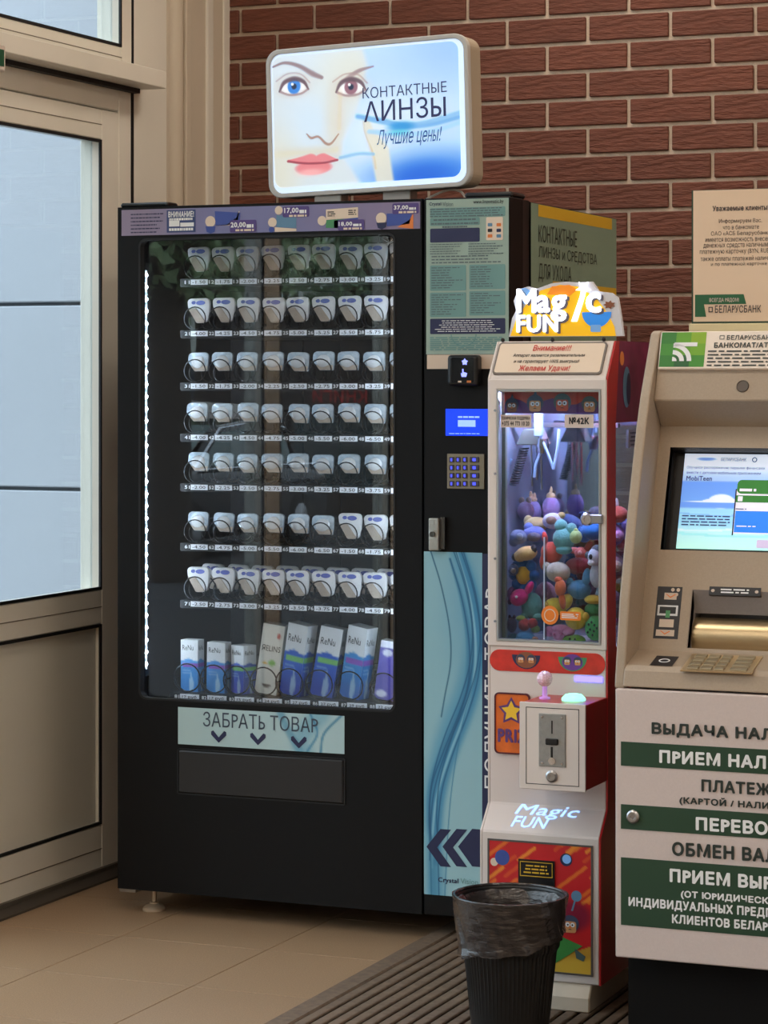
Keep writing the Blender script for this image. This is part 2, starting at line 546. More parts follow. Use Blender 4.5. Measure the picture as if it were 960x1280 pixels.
# ------------------------------------------------------------------ glazed left wall
XL = -3.47
L = FX(XL)
def lz(px, py): return L.pix(px, py)
wl = thing('wall_left', 'beige aluminium shopfront column and framing beside the brick wall', 'wall', (XL, 6.8, 0), kind='structure')
MB().box(XL - 0.12, XL, 6.497, 6.705, 0, 3.45).build('panel', m_alu, wl, bevel=0.003)
MB().box(XL - 0.14, XL - 0.035, 6.705, 7.2, 0, 3.45).build('panel', m_alu2, wl)
MB().box(XL - 0.10, XL - 0.004, 6.708, 6.735, 0, 3.45).build('trim_strip', m_alu2, wl, bevel=0.006, seg=2)
MB().lathe([(0.045, 0), (0.045, 3.45)], (XL - 0.045, 6.80, 0), n=24).build('round_profile', m_alu2, wl, smooth=True)
MB().box(XL - 0.10, XL - 0.012, 6.855, 6.895, 0, 3.45).build('trim_strip', m_alu2, wl, bevel=0.006, seg=2)
MB().box(XL - 0.10, XL - 0.028, 7.03, 7.075, 0, 3.45).build('trim_strip', m_alu, wl, bevel=0.006, seg=2)
MB().box(XL - 0.10, XL - 0.03, 7.15, 7.196, 0, 3.45).build('trim_strip', m_alu, wl, bevel=0.005, seg=2)
MB().box(XL - 0.005, XL + 0.0012, 6.488, 6.497, 0, 3.45).build('rubber_seal', m_rubber, wl)
# ledge with the door closer box over the door
lg = MB().box(XL - 0.03, -3.38, 3.3, 6.527, 2.218, 2.268).build('trim_1', m_alu, None, bevel=0.002, origin=(XL, 5.0, 2.218))
tag(lg, 'beige metal ledge running over the glazed door', 'ledge', kind='structure')
MB().box(XL - 0.002, XL + 0.02, 3.3, 6.5, 2.205, 2.219).build('rubber_seal', m_rubber, lg)

def glazed(name, label, y0, y1, zs, door=False, kind='structure'):
    """framed leaf between y0 and y1; zs = list of (z0, z1, 'glass'|'panel')"""
    t = thing(name, label, 'door' if door else 'window', (XL - 0.03, (y0 + y1) / 2, 0), kind=kind)
    st = 0.098 if door else 0.06
    x0, x1 = XL - 0.07, XL
    z0, z1 = zs[0][0] - (0.137 if door else 0.06), zs[-1][1] + (0.085 if door else 0.06)
    MB().box(x0, x1, y0, y0 + st, z0, z1).build('stile', m_alu, t, bevel=0.003)
    MB().box(x0, x1, y1 - st, y1, z0, z1).build('stile', m_alu, t, bevel=0.003)
    zz = [z0] + [v for a in zs for v in a[:2]] + [z1]
    for k in range(0, len(zz), 2):
        MB().box(x0, x1 - 0.001, y0 + st, y1 - st, zz[k], zz[k + 1]).build('rail', m_alu, t, bevel=0.003)
        MB().box(x1 - 0.003, x1 + 0.0002, y0 + st, y1 - st, (zz[k] + zz[k + 1]) / 2 - .0012, (zz[k] + zz[k + 1]) / 2 + .0012).build('seam', mat('seam_shadow', (120, 108, 92), 0.7), t)
    for a, b, kd in zs:
        y_0, y_1 = y0 + st, y1 - st
        MB(L).ring([(y_0, a), (y_1, a), (y_1, b), (y_0, b)], [(y_0 + .008, a + .008), (y_1 - .008, a + .008), (y_1 - .008, b - .008), (y_0 + .008, b - .008)], -0.0006, 0.006).build('rubber_seal', m_rubber, t)
        if kd == 'glass':
            MB().box(XL - 0.037, XL - 0.031, y_0, y_1, a, b).build('pane', m_pane, t)
        else:
            MB().box(XL - 0.045, XL - 0.018, y_0 + .004, y_1 - .004, a + .004, b - .004).build('panel', mat('door_panel', (230, 224, 208), 0.5, noise=(1.6, 0.06)), t)
    return t
glazed('door_1', 'beige aluminium door with a tall glass pane over a solid panel', 5.42, 6.408, [(0.137, 0.698, 'panel'), (0.795, 2.056, 'glass')], True)
# fixed frame around the leaf
fr = thing('door_frame', 'beige aluminium frame around the glazed door', 'door frame', (XL, 6.45, 0), kind='structure')
MB().box(XL - 0.10, XL - 0.002, 6.413, 6.487, 0.0, 2.219).build('jamb', m_alu, fr, bevel=0.003)
MB().box(XL - 0.10, XL - 0.002, 5.35, 5.415, 0.0, 2.219).build('jamb', m_alu, fr, bevel=0.003)
MB().box(XL - 0.10, XL - 0.002, 5.415, 6.413, 2.146, 2.219).build('head', m_alu, fr, bevel=0.003)
MB().box(XL - 0.12, XL + 0.012, 3.2, 6.49, -0.004, 0.017).build('threshold', mat('threshold_metal', (120, 112, 100), 0.5, 0.6), fr)
MB().box(XL + 0.012, XL + 0.075, 3.2, 6.49, -0.004, 0.006).build('threshold_strip', mat('threshold_rubber', (70, 62, 54), 0.8), fr)
glazed('window_1', 'transom window over the beige ledge', 5.42, 6.487, [(2.33, 3.25, 'glass')])
for n_, (a, b) in enumerate(((4.33, 5.35), (3.27, 4.33), (2.2, 3.27), (1.1, 2.2), (0.0, 1.1))):
    glazed('window_%d' % (n_ + 2), 'tall clear shopfront window facing the street, bay %d from the door' % (n_ + 1), a, b, [(0.08, 2.14, 'glass'), (2.33, 3.25, 'glass')])
tag(MB().box(XL - 0.15, XL, -2.6, 0.0, 0, 3.45).build('wall_street', mat('plaster', (205, 198, 186), 0.8)), 'plain plaster wall at the end of the shopfront', 'wall', kind='structure')

# outside: cladding return beside the door
we = thing('wall_exterior', 'white cladding panels outside the glazed door', 'wall', (-4.6, 7.3, 0), kind='structure')
m_clad = mat('white_cladding', (186, 190, 198), 0.5, noise=(1.2, 0.03))
MB().box(-8.2, -3.6, 7.36, 7.5, -0.4, 4.0).build('backing', mat('cladding_gap', (110, 114, 118), 0.8), we)
for k in range(-1, 6):
    z0 = 0.417 + 0.609 * k
    for q in range(3):
        xa = -3.62 - 1.5 * q
        MB().box(xa - 1.494, xa, 7.33, 7.37, z0 + 0.004, z0 + 0.601).build('panel', m_clad, we, bevel=0.004)

# ------------------------------------------------------------------ rest of the room
c = MB().box(-3.7, 2.7, -2.7, 7.4, CEILING_Z, CEILING_Z + 0.1).build('ceiling', mat('ceiling_paint', (240, 234, 224), 0.9)); tag(c, 'plain white ceiling', 'ceiling', kind='structure')
c = MB().box(2.6, 2.75, -2.7, 7.4, -0.1, 3.45).build('wall_right', mat('warm_plaster', (238, 230, 216), 0.85)); tag(c, 'plain warm plaster side wall', 'wall', kind='structure')
c = MB().box(-3.7, 2.7, -2.75, -2.6, -0.1, 3.45).build('wall_front', MATS['warm_plaster']); tag(c, 'plain warm plaster wall behind the viewer', 'wall', kind='structure')
m_lamp = mat('lamp_diffuser', (255, 242, 226), 0.6, emit=CEILING_POWER)
m_lampf = mat('lamp_frame', (225, 225, 222), 0.4)
for i, x in enumerate((-2.2, -0.4, 1.4)):
    for j, y in enumerate((-0.4, 1.8, 4.1, 6.35)):
        t = thing('ceiling_light', 'square recessed ceiling light panel giving warm light', 'lamp', (x, y, CEILING_Z), 'ceiling light panels')
        MB(Frame((0, 0, CEILING_Z - 0.02), (1, 0, 0), (0, 1, 0), (0, 0, 1))) \
            .ring([(x - .33, y - .33), (x + .33, y - .33), (x + .33, y + .33), (x - .33, y + .33)], [(x - .3, y - .3), (x + .3, y - .3), (x + .3, y + .3), (x - .3, y + .3)], 0, 0.022).build('frame', m_lampf, t)
        MB().box(x - .3, x + .3, y - .3, y + .3, CEILING_Z - 0.012, CEILING_Z - 0.004).build('diffuser', m_lamp, t)

# green sign with a white frame on the ledge
gs = thing('green_sign', 'green direction sign in a white frame fixed to the beige ledge', 'sign', (-3.37, 5.5, 2.21))
E_ = FX(-3.355); b_ = E_.box(-100, 32, 7.5, 90)
MB(E_).slab((b_[2] - 0.34, b_[1], b_[2], b_[3]), 0, 0.03).build('sign_body', mat('sign_white', (214, 196, 180), 0.5), gs, bevel=0.004)
MB(E_).rect((b_[2] - 0.33, b_[1] + 0.012, b_[2] - 0.010, b_[3] - 0.012), -0.001).build('sign_face', mat('sign_green', (28, 84, 56), 0.4), gs)
# ------------------------------------------------------------------ contact lens vending machine
VX0, VX1, VXS, VY, VH, VD = -3.176, -2.096, -2.322, 5.86, 1.83, 0.868
V = FY(VY)
VM = thing('vending_machine', 'tall black vending machine with a glass front and lit rows of lens packets', 'vending machine', (VX0 + 0.54, VY + 0.43, 0))
ZB = 0.062
# cabinet shell
k = MB()
k.box(VX0 + .004, VX0 + .03, VY + .105, VY + VD, ZB, VH - .004)
k.box(VX1 - .03, VX1 - .003, VY + .105, VY + VD, ZB, VH - .004)
k.box(VX0 + .03, VX1 - .03, VY + .105, VY + VD, VH - .03, VH - .004)
k.box(VX0 + .03, VX1 - .03, VY + .105, VY + VD, ZB, ZB + .03)
k.box(VX0 + .03, VX1 - .03, VY + VD - .03, VY + VD, ZB + .03, VH - .03)
k.box(VXS - .03, VXS, VY + .105, VY + VD - .03, ZB + .03, VH - .03)
k.build('cabinet', m_black, VM)
# inside liner: back panel with upright seams
k = MB(); xs = np.linspace(VX0 + .03, VXS - .03, 8)
for i in range(7):
    k.box(xs[i] + .002, xs[i + 1] - .002, VY + .60, VY + .61, .5, VH - .035)
k.build('inner_back', m_dark, VM)
MB().box(VX0 + .03, VX0 + .034, VY + .11, VY + .6, .5, VH - .035).build('inner_side', m_dark, VM)
MB().box(VX0 + .03, VXS - .03, VY + .11, VY + .6, .47, .5).build('inner_floor', m_dark, VM)
# door with the window opening
wx0, wx1, wz0, wz1 = VX0 + .062, -2.397, .5565, 1.748
out = []
inn = rrect(wx0, wx1, wz0, wz1, .022, 6)
cxm, czm = (wx0 + wx1) / 2, (wz0 + wz1) / 2
O_ = [(VXS - .004, ZB), (VXS - .004, VH), (VX0, VH), (VX0, ZB)]
for q in range(4):                       # corner fans keep the same number of points
    for t in range(7):
        cx_, cz_ = O_[q]
        pi, pj_ = inn[q * 7], inn[q * 7 + 6]
        if t == 3: out.append((cx_, cz_))
        elif q == 0: out.append((inn[q * 7 + t][0], cz_) if t < 3 else (cx_, inn[q * 7 + t][1]))
        elif q == 1: out.append((cx_, inn[q * 7 + t][1]) if t < 3 else (inn[q * 7 + t][0], cz_))
        elif q == 2: out.append((inn[q * 7 + t][0], cz_) if t < 3 else (cx_, inn[q * 7 + t][1]))
        else: out.append((cx_, inn[q * 7 + t][1]) if t < 3 else (inn[q * 7 + t][0], cz_))
k = MB(V).ring(out, inn, 0, .035)
k.ring([(VX0, ZB), (VXS - .004, ZB), (VXS - .004, VH), (VX0, VH)], [(VX0 + .03, ZB + .03), (VXS - .034, ZB + .03), (VXS - .034, VH - .03), (VX0 + .03, VH - .03)], .035, .105)
door = k.build('door', m_black, VM)
MB(V).slab((wx0 - .004, wz0 - .004, wx1 + .004, wz1 + .004), .022, .027).build('glass_pane', m_vpane, VM)
MB(V).ring(rrect(wx0 - .0005, wx1 + .0005, wz0 - .0005, wz1 + .0005, .022, 6), rrect(wx0 + .005, wx1 - .005, wz0 + .005, wz1 - .005, .018, 6), -.0015, .02).build('window_seal', m_rubber, VM)
# star crack in the pane, upper right
k = MB(V); cu_, cv_ = V.pix(483, 303)
for i in range(13):
    a = rnd.uniform(0, 6.28); l = rnd.uniform(.012, .035); w = .0007
    k.poly([(cu_ - w * math.sin(a), cv_ + w * math.cos(a)), (cu_ + w * math.sin(a), cv_ - w * math.cos(a)), (cu_ + l * math.cos(a), min(cv_ + l * math.sin(a), wz1 - .006))], .0205)
k.build('glass_crack', mat('crack_white', (200, 210, 214), 0.3), VM)
# control column
MB(V).box(VXS, VX1, 0, .10, ZB, VH).build('control_column', m_black, VM, bevel=.003)
MB(V).box(VX1 - .045, VX1 - .002, .10, .15, ZB, VH - .002).build('door_edge', m_black2, VM)
# adjustable feet
for x in (VX0 + .075, VX1 - .10):
    for y in (VY + .06, VY + .75):
        zf = .0 if x < -2.5 else .0137        # the right-hand feet stand on the mat
        ft = MB().lathe([(.030, 0), (.030, .006), (.024, .013), (.012, .018), (.012, .022)], (x, y, zf), n=20).build('foot', mat('foot_metal', (196, 176, 152), .4, .4), VM, smooth=True)
        MB().lathe([(.007, .02), (.007, ZB + .002)], (x, y, 0), n=10).build('stem', MATS['foot_metal'], ft, smooth=True)
MB().box(VX0 + .002, VX0 + .05, VY + .004, VY + .1, ZB - .009, ZB).build('hinge', mat('hinge_metal', (150, 140, 130), .4, .8), VM)
MB().box(VX0 + .002, VX0 + .14, VY + .01, VY + .07, VH, VH + .012).build('hinge_cover', m_black2, VM, bevel=.004)
MB().box(VX1 - .13, VX1 - .004, VY + .03, VY + .13, VH, VH + .014).build('hinge_cover', m_black2, VM, bevel=.005)

# ---- header strip with prices
hb = (VX0 + .012, 1.756, VXS - .008, 1.823)
hd = paint('header_panel', V, hb, 40, 6, lambda S, T: over(over(np.zeros(S.shape + (3,)) + A(150, 138, 164), (122, 124, 168), sm(S, .05, .35)), (136, 124, 156), sm(S, .45, .95)), printed('header_print', .45), VM, -.0015)
smallprint(V, V.box(164, 266, 208, 292), 6, m_navy, hd, .3, 3, -.0022, .3)
b_ = V.box(209, 263, 245, 290)
MB(V).rect(b_, -.0024).build('sticker', mat('attention_blue', (58, 74, 122), .5), hd)
txt(V, V.box(211, 265, 243, 271), 'ВНИМАНИЕ!', m_inkw, hd, .03, -.003)
MB(V).rect(V.box(212, 276, 225, 283), -.003).build('pictogram', m_inkw, hd)
MB(V).rect(V.box(226, 278.5, 243, 283), -.003).build('pictogram', m_inkw, hd)
smallprint(V, V.box(212, 272, 243, 276), 1, m_inkw, hd, .6, 4, -.003, .1)
smallprint(V, V.box(212, 284.5, 244, 289), 1, m_inkw, hd, .6, 5, -.003, .1)
m_plum = mat('price_plum', (84, 66, 130), .5); m_cream = mat('cream_ink', (226, 208, 188), .6)
m_orange = mat('orange_ink', (224, 128, 62), .6); m_blue = mat('packet_blue', (62, 82, 158), .5); m_teal = mat('packet_teal', (96, 136, 166), .5); m_green = mat('packet_green', (72, 140, 92), .5)
def price(px0, py0, px1, py1, s, pill):
    q = V.box(*pill)
    MB(V).poly(rrect(q[0], q[2], q[1], q[3], .004, 3), -.003).build('price_badge', m_plum, hd)
    txt(V, V.box(px0, py0, px1, py1), s, m_inkw, hd, .03, -.0036)
    b2 = V.box(px1 + 1, py0 + 2, pill[2] - 2.5, py1); smallprint(V, b2, 1, m_inkw, hd, .8, 8, -.0036, 0, wd=.3)
    b2 = V.box(px0 + 6, py1 + 1.5, pill[2] - 3, py1 + 4); smallprint(V, b2, 1, m_cream, hd, .8, 9, -.0036, 0, wd=.2)
def blob(col, *pts): MB(V).poly([V.pix(*p) for p in pts], -.0026).build('packet_print', col, hd)
def disc(col, px, py, r, d=-.0028): u, v = V.pix(px, py); MB(V).poly(circ(u, v, r * .0022, n=18), d).build('packet_print', col, hd)
blob(m_blue, (269, 264), (301, 266), (300, 281), (270, 282)); blob(m_cream, (270, 281.5), (284, 281), (296, 272), (299, 264), (300, 264), (298, 275), (288, 282))
disc(m_cream, 263.5, 277, 6.5); MB(V).poly([V.pix(*p) for p in ((257.5, 283), (270, 283), (269, 290), (264, 292), (259, 290))], -.003).build('packet_print', m_blue, hd)
price(289, 278, 308, 285, '20,00', (288, 275.5, 321, 290))
disc(m_cream, 349, 263, 5); disc(m_cream, 341, 278, 5.5); blob(m_teal, (346, 269), (371, 272), (371, 285), (346, 284)); blob(m_cream, (344, 284), (371, 286), (371, 289), (344, 290)); disc(m_blue, 340, 287, 3.4)
price(356, 260, 374, 267, '17,00', (354, 258.5, 387, 271))
disc(m_cream, 403, 276, 5.5); blob(m_cream, (408, 262), (448, 259), (448, 272), (408, 275)); blob(m_green, (408, 275), (430, 274), (430, 285), (408, 285)); blob(m_blue, (418, 276), (448, 272), (448, 285), (418, 285)); smallprint(V, V.box(410, 264, 420, 271), 3, m_ink, hd, .5, 2, -.0032, .2, wd=.4); smallprint(V, V.box(436, 262, 446, 269), 3, m_ink, hd, .5, 3, -.0032, .2, wd=.4)
price(424, 277.5, 441, 283, '18,00', (423, 275, 456, 287.5))
disc(m_cream, 477, 273, 6.5); MB(V).poly([V.pix(*p) for p in ((471, 278.5), (484, 278), (483, 284), (478, 287), (473, 285))], -.003).build('packet_print', m_navy, hd)
blob(m_blue, (484, 267), (515, 267), (512, 280), (484, 283)); blob(m_orange, (497, 284), (512, 275), (517, 267), (517, 286))
price(493, 257, 511, 262.5, '37,00', (491, 254.5, 524, 267))

# ---- trays, coils, tags
TY = VY + .12
Tq = FY(TY)
rows = [1.638, 1.5035, 1.366, 1.232, 1.1015, .9455, .796, .552]
vals = {1: '-1.50 -1.75 -2.00 -2.25 -2.50 -2.75 -3.00 -3.25 -3.50', 2: '-4.00 -4.25 -4.50 -4.75 -5.00 -5.25 -5.50 -5.75 -6.00',
        3: '-1.50 -1.75 -2.00 -2.25 -2.50 -2.75 -3.00 -3.25 -3.50', 4: '-4.00 -4.25 -4.50 -4.75 -5.00 -5.50 -6.00 -6.50 -7.00',
        5: '-2.00 -2.25 -2.50 -2.75 -3.00 -3.25 -3.50 -3.75 -4.00', 6: '-4.50 -4.75 -5.00 -5.50 -6.00 -6.50 -1.50 -1.75 -2.00',
        7: '-2.50 -2.75 -3.00 -3.25 -3.50 -3.75 -4.00 -4.50 -5.00', 8: '17 17 15 24 27 27 29 22'}
m_tag = mat('tag_white', (244, 248, 255), .5); m_rail = mat('tray_black', (22, 22, 25), .4)
m_coil = mat('coil_wire', (24, 25, 30), .3, .6)
c0 = Tq.pix(249.2, 480)[0]; dx = (Tq.pix(467.8, 480)[0] - c0) / 7
t0 = Tq.pix(237.2, 875)[0]; tdx = (Tq.pix(482.5, 875)[0] - t0) / 7
Pk = FY(TY + .03); k0_ = Pk.pix(246.6, 480)[0]; kdx = (Pk.pix(467.6, 480)[0] - k0_) / 7
def helix(r, turns, ln, n=22, wr=.0018):
    pts = []
    for i in range(int(turns * n) + 1):
        a = 2 * math.pi * i / n - math.pi * .68
        t = i / n; pts.append((-r * math.cos(a), .012 * t if t < 1.05 else .0126 + (t - 1.05) * ln / turns, r * math.sin(a)))
    return MB().tube(pts, wr, 5).mesh('coil', m_coil, smooth=True)
coil_s = helix(.0295, 5, .36)
def box_coil(r, y1, turns=3, pitch=.085, n=22, wr=.0020):
    """wide coil: a near-flat turn in front of the carton, a run along its left side, then turns behind it"""
    pts = []; a0 = -math.pi * .68; m = int(round(n * 1.34))
    for i in range(m + 1):
        a = a0 + (2 * math.pi - a0) * i / m; pts.append((-r * math.cos(a), .014 * i / m, r * math.sin(a)))
    for k_ in range(1, 6): pts.append((-r, .014 + (y1 - .014) * k_ / 6, 0))
    for i in range(turns * n + 1):
        a = 2 * math.pi * i / n; pts.append((-r * math.cos(a), y1 + pitch * i / n, r * math.sin(a)))
    return MB().tube(pts, wr, 5).mesh('coil', m_coil, smooth=True)
coil_b = box_coil(.0368, .092)
tag_me = MB().box(-.0245, .0245, -.0012, .0006, -.0068, .0068).mesh('price_tag', m_tag)
tagb_me = MB().box(-.0275, .0275, -.0012, .0006, -.0072, .0072).mesh('price_tag', m_tag)
# lens packets -------------------------------------------------
m_pack = mat('packet_paper', (232, 234, 238), .42, noise=(45, .06)); m_flap = mat('packet_back', (186, 172, 158), .55, noise=(30, .1))
m_foil = mat('packet_foil', (196, 212, 226), .22, .35, noise=(70, .22), bump=(160, .25)); m_print = mat('packet_ink', (92, 104, 186), .5, noise=(420, .35))
m_bowl = mat('packet_bowl', (226, 230, 234), .2, noise=(60, .1))
def tilt(vs, a): return [(x, y + z * math.tan(a), z) for x, y, z in vs]
def packA():
    P = [(-.0295, .066), (-.027, .0715), (-.021, .0745), (.019, .0755), (.0255, .0735), (.0295, .068), (.031, .060), (.031, .030), (.027, .0165), (.016, .0125), (-.001, .0125), (-.027, .052)]
    b = MB().prism(P, 0, .011)
    fl_ = MB().prism([(-.0255, .0495), (-.017, .0495), (-.004, .050), (.024, .0155), (.016, .013), (-.001, .0135)], -.0022, 0)
    pr = MB().poly(circ(.007, .0635, .0125, .0058, 16), -.0006).poly(circ(-.012, .064, .006, .0045, 12), -.0006)
    for q in (b, fl_, pr): q.v = [(x * 1.08, y, z * 1.05) for x, y, z in tilt(q.v, .16)]
    return [('wrapper', b.mesh('wrapper', m_pack, bevel=.0022, seg=2, smooth=True)), ('back_flap', fl_.mesh('back_flap', m_flap, bevel=.0008)), ('print', pr.mesh('print', m_print))]
def packB():
    P = [(-.0285, .058), (-.0285, .074), (-.026, .080), (-.019, .0835), (.019, .0835), (.026, .080), (.0285, .074), (.0285, .045), (.0275, .0335), (-.008, .0335), (-.0175, .046)]
    b = MB().prism(P, 0, .008)
    lo = MB().prism([(-.0185, .0475), (.0275, .0475), (.0265, .0345), (-.0075, .0345)], -.002, 0)
    dm = MB().ball((0, 0, .058), (.019, .006, .017), 16, 8)
    for q in (b, lo, dm): q.v = [(x * 1.06, y, z) for x, y, z in tilt(q.v, .14)]
    return [('lid_foil', b.mesh('lid_foil', m_foil, bevel=.002, seg=2, smooth=True)), ('lower_edge', lo.mesh('lower_edge', m_flap, bevel=.0008)), ('bowl', dm.mesh('bowl', m_bowl, smooth=True))]
PA, PB = packA(), packB()
ORD = 'first second third fourth fifth sixth seventh eighth ninth'.split()
TRAY = ['', 'top', 'second', 'third', 'fourth', 'fifth', 'sixth', 'seventh']
def pack(kind, label, x, y, z, rz=0., ry=0.):
    t = thing('lens_packet', label, 'lens packet', (x, y, z), 'contact lens packets in the vending machine coils')
    t.rotation_euler = (0, ry, rz)
    for n_, me in kind: put(n_, me, t)
    return t
for r in range(1, 8):
    z = rows[r - 1]
    tr = MB().box(VX0 + .12, VXS - .032, TY + .004, TY + .42, z - .012, z + .0095)
    tr.box(VX0 + .12, VXS - .032, TY, TY + .005, z - .0095, z + .0085)
    tr.build('tray', m_rail, VM)
    vv = vals[r].split()
    for q in range(9):
        x = c0 + dx * q; num = '%d%d' % (r, q + 1); xp = k0_ + kdx * q
        pt = put('price_tag', tag_me, VM, Vector((x, TY - .0005, z)) - VM.location)
        if q < 8: txt(Tq, (x - .019, z - .0042, x + .019, z + .0042), vv[q], m_ink, pt, .01, -.0028)
        txt(Tq, (x - .0425, z - .0046, x - .0275, z + .0046), num, m_inkw, VM, .02, -.001, name='slot_number')
        put('coil', coil_s, VM, Vector((xp + .001, TY + .007, z + .0405)) - VM.location)
        A_ = r in (1, 2, 7) or (r == 6 and q >= 6)
        pack(PA if A_ else PB, '%s lens packet, %s from the LED strip, %s tray' % ('white blue-printed' if A_ else 'silvery bowl-shaped', ORD[q], TRAY[r]),
             xp + rnd.uniform(-.0015, .0015), TY + .024, z + (.0145 if A_ else .006) + rnd.uniform(-.0015, .0015), rnd.uniform(-.05, .05), rnd.uniform(-.03, .03))
        if r == 7:
            pack(PA, 'rear white lens packet, behind the %s from the LED strip, seventh tray' % ORD[q], xp + .006, TY + .092, z + .018 + rnd.uniform(0, .003), rnd.uniform(-.1, .1), .06)
# cartons of solution --------------------------------------------
z = rows[7]
tr = MB().box(VX0 + .09, VXS - .032, TY + .004, TY + .42, z - .012, z + .0095).box(VX0 + .09, VXS - .032, TY, TY + .005, z - .0095, z + .0085)
tr.build('tray', m_rail, VM)
m_carton = printed('carton_print', .35)
def carton_ink(top, bot, band):
    def fn(S, T):
        c = np.zeros(S.shape + (3,)) + A(226, 232, 236)
        hill = .40 - .05 * np.exp(-((S - .45) / .28) ** 2)
        c = over(c, top, sm(T - hill, 0, .02)); c = over(c, bot, sm(T, .55, 1.0) * (T > hill))
        c = over(c, band, ((T > .46) & (T < .53) & (S > .08)) * 1.0)
        bt = ell(S, T, .62, .86, .13, .16, .15) + ell(S, T, .62, .70, .035, .10, .3)
        c = over(c, (196, 224, 240), np.clip(bt, 0, 1) * .75)
        c = over(c, (150, 190, 230), ((np.sin(T * 120) > .3) & (T > .58) & (T < .66) & (S > .1) & (S < .55)) * .6)
        return c
    return fn
def ink_relins(S, T):
    c = np.zeros(S.shape + (3,)) + A(226, 228, 220)
    c = over(c, (196, 90, 80), ell(S, T, .78, .16, .08, .04, .3)); c = over(c, (120, 190, 90), ell(S, T, .62, .55, .16, .04, .3))
    c = over(c, (236, 190, 70), ell(S, T, .3, .56, .1, .02, .3)); c = over(c, (70, 60, 60), ell(S, T, .5, .88, .2, .02, .3))
    return c
def ink_other(S, T):
    c = np.zeros(S.shape + (3,)) + A(92, 88, 178)
    c = over(c, (226, 230, 244), (T < .12) * 1.0); c = over(c, (222, 226, 240), ell(S, T, .35, .2, .22, .06, .2)); c = over(c, (222, 226, 240), ell(S, T, .3, .9, .25, .06, .2))
    return c
BL, DB, PU, GR = (64, 140, 214), (40, 84, 190), (140, 90, 190), (120, 190, 110)
cart = [(226, 852, .050, .036, .136, 0, 0, (70, 150, 220), BL, PU, 'pale blue', 'ReNu'), (258, 853, .052, .036, .132, 0, 1, (80, 150, 220), BL, PU, 'light blue', 'ReNu'),
        (289, 855, .046, .046, .126, -20, 0, (58, 90, 190), (70, 80, 190), GR, 'violet blue', 'ReNu'), (318, 858, .060, .046, .182, 6, 8, None, None, None, 'white and green', 'ЯELINS'),
        (349, 856, .060, .048, .186, -8, 9, (44, 96, 200), (50, 70, 180), GR, 'deep blue', 'ReNu'), (387, 861, .060, .046, .180, 8, 10, (44, 96, 200), (50, 80, 190), GR, 'royal blue', 'ReNu'),
        (424, 862, .058, .050, .186, -10, 9, (56, 140, 210), (40, 110, 200), PU, 'bright blue', 'ReNu'), (467, 868, .060, .046, .150, 5, 8, None, None, None, 'purple', '')]
rub = vals[8].split()
for q, (px, py, w, dp, h, yaw, roll, t_, b2, bd, cn, brand) in enumerate(cart):
    x = t0 + tdx * q; num = '8%d' % (q + 1)
    pt = put('price_tag', tagb_me, VM, Vector((x, TY - .0005, z)) - VM.location)
    txt(Tq, (x - .021, z - .005, x + .021, z + .0042), rub[q] + ' руб', m_ink, pt, .01, -.0028)
    txt(Tq, (x - .044, z - .0046, x - .030, z + .0046), num, m_inkw, VM, .02, -.001, name='slot_number')
    ya, ra = math.radians(yaw), math.radians(roll)
    yb = TY + .031 + max(0., -math.sin(ya)) * w * math.cos(ra)          # its foremost edge stands just behind the front turn
    u, v = FY(yb).pix(px, py)
    base = Vector((u, yb, z + .0098))
    # the coil goes round the carton: centred on it at the height of the coil's axis
    xs_ = [(a * math.cos(ra) + s * math.sin(ra)) * math.cos(ya) - e * math.sin(ya) for a in (0, w) for e in (0, dp) for s in (.037 - w * math.sin(ra) * .5,)]
    put('coil', coil_b, VM, Vector((u + (min(xs_) + max(xs_)) / 2, TY + .012, z + .0475)) - VM.location)
    t = thing('solution_carton', '%s lens solution carton, %s from the LED strip on the bottom tray' % (cn, ORD[q]), 'carton', base, 'lens solution cartons on the bottom tray')
    fn = ink_relins if q == 3 else ink_other if q == 7 else carton_ink(t_, b2, bd)
    Lf = Frame(tuple(base), (1, 0, 0), (0, 0, 1), (0, 1, 0))
    MB(Lf).box(0, w, .0005, dp, 0, h).build('carton_box', mat('carton_white', (220, 226, 230), .4), t)
    paint('front_print', Lf, (0, 0, w, h), 16, 40, fn, m_carton, t, 0)
    Rf = Frame((base[0] + w, base[1], base[2]), (0, 1, 0), (0, 0, 1), (-1, 0, 0))
    paint('side_print', Rf, (0, 0, dp, h), 12, 40, fn, m_carton, t, -.0004)
    if brand:
        txt(Lf, (w * .1, h * .80, w * .75, h * .90) if q != 3 else (w * .08, h * .66, w * .92, h * .74), brand, m_ink, t, 0, -.0006)
        if brand == 'ReNu': txt(Rf, (dp * .1, h * .80, dp * .8, h * .89), brand, m_ink, t, 0, -.001)
    sr = math.radians(roll)
    t.rotation_euler = (0, sr, math.radians(yaw))
    # after the roll the right lower edge would sink: lift and lean so that it rests on the tray
    t.location = base + Vector((0, 0, w * math.sin(sr)))
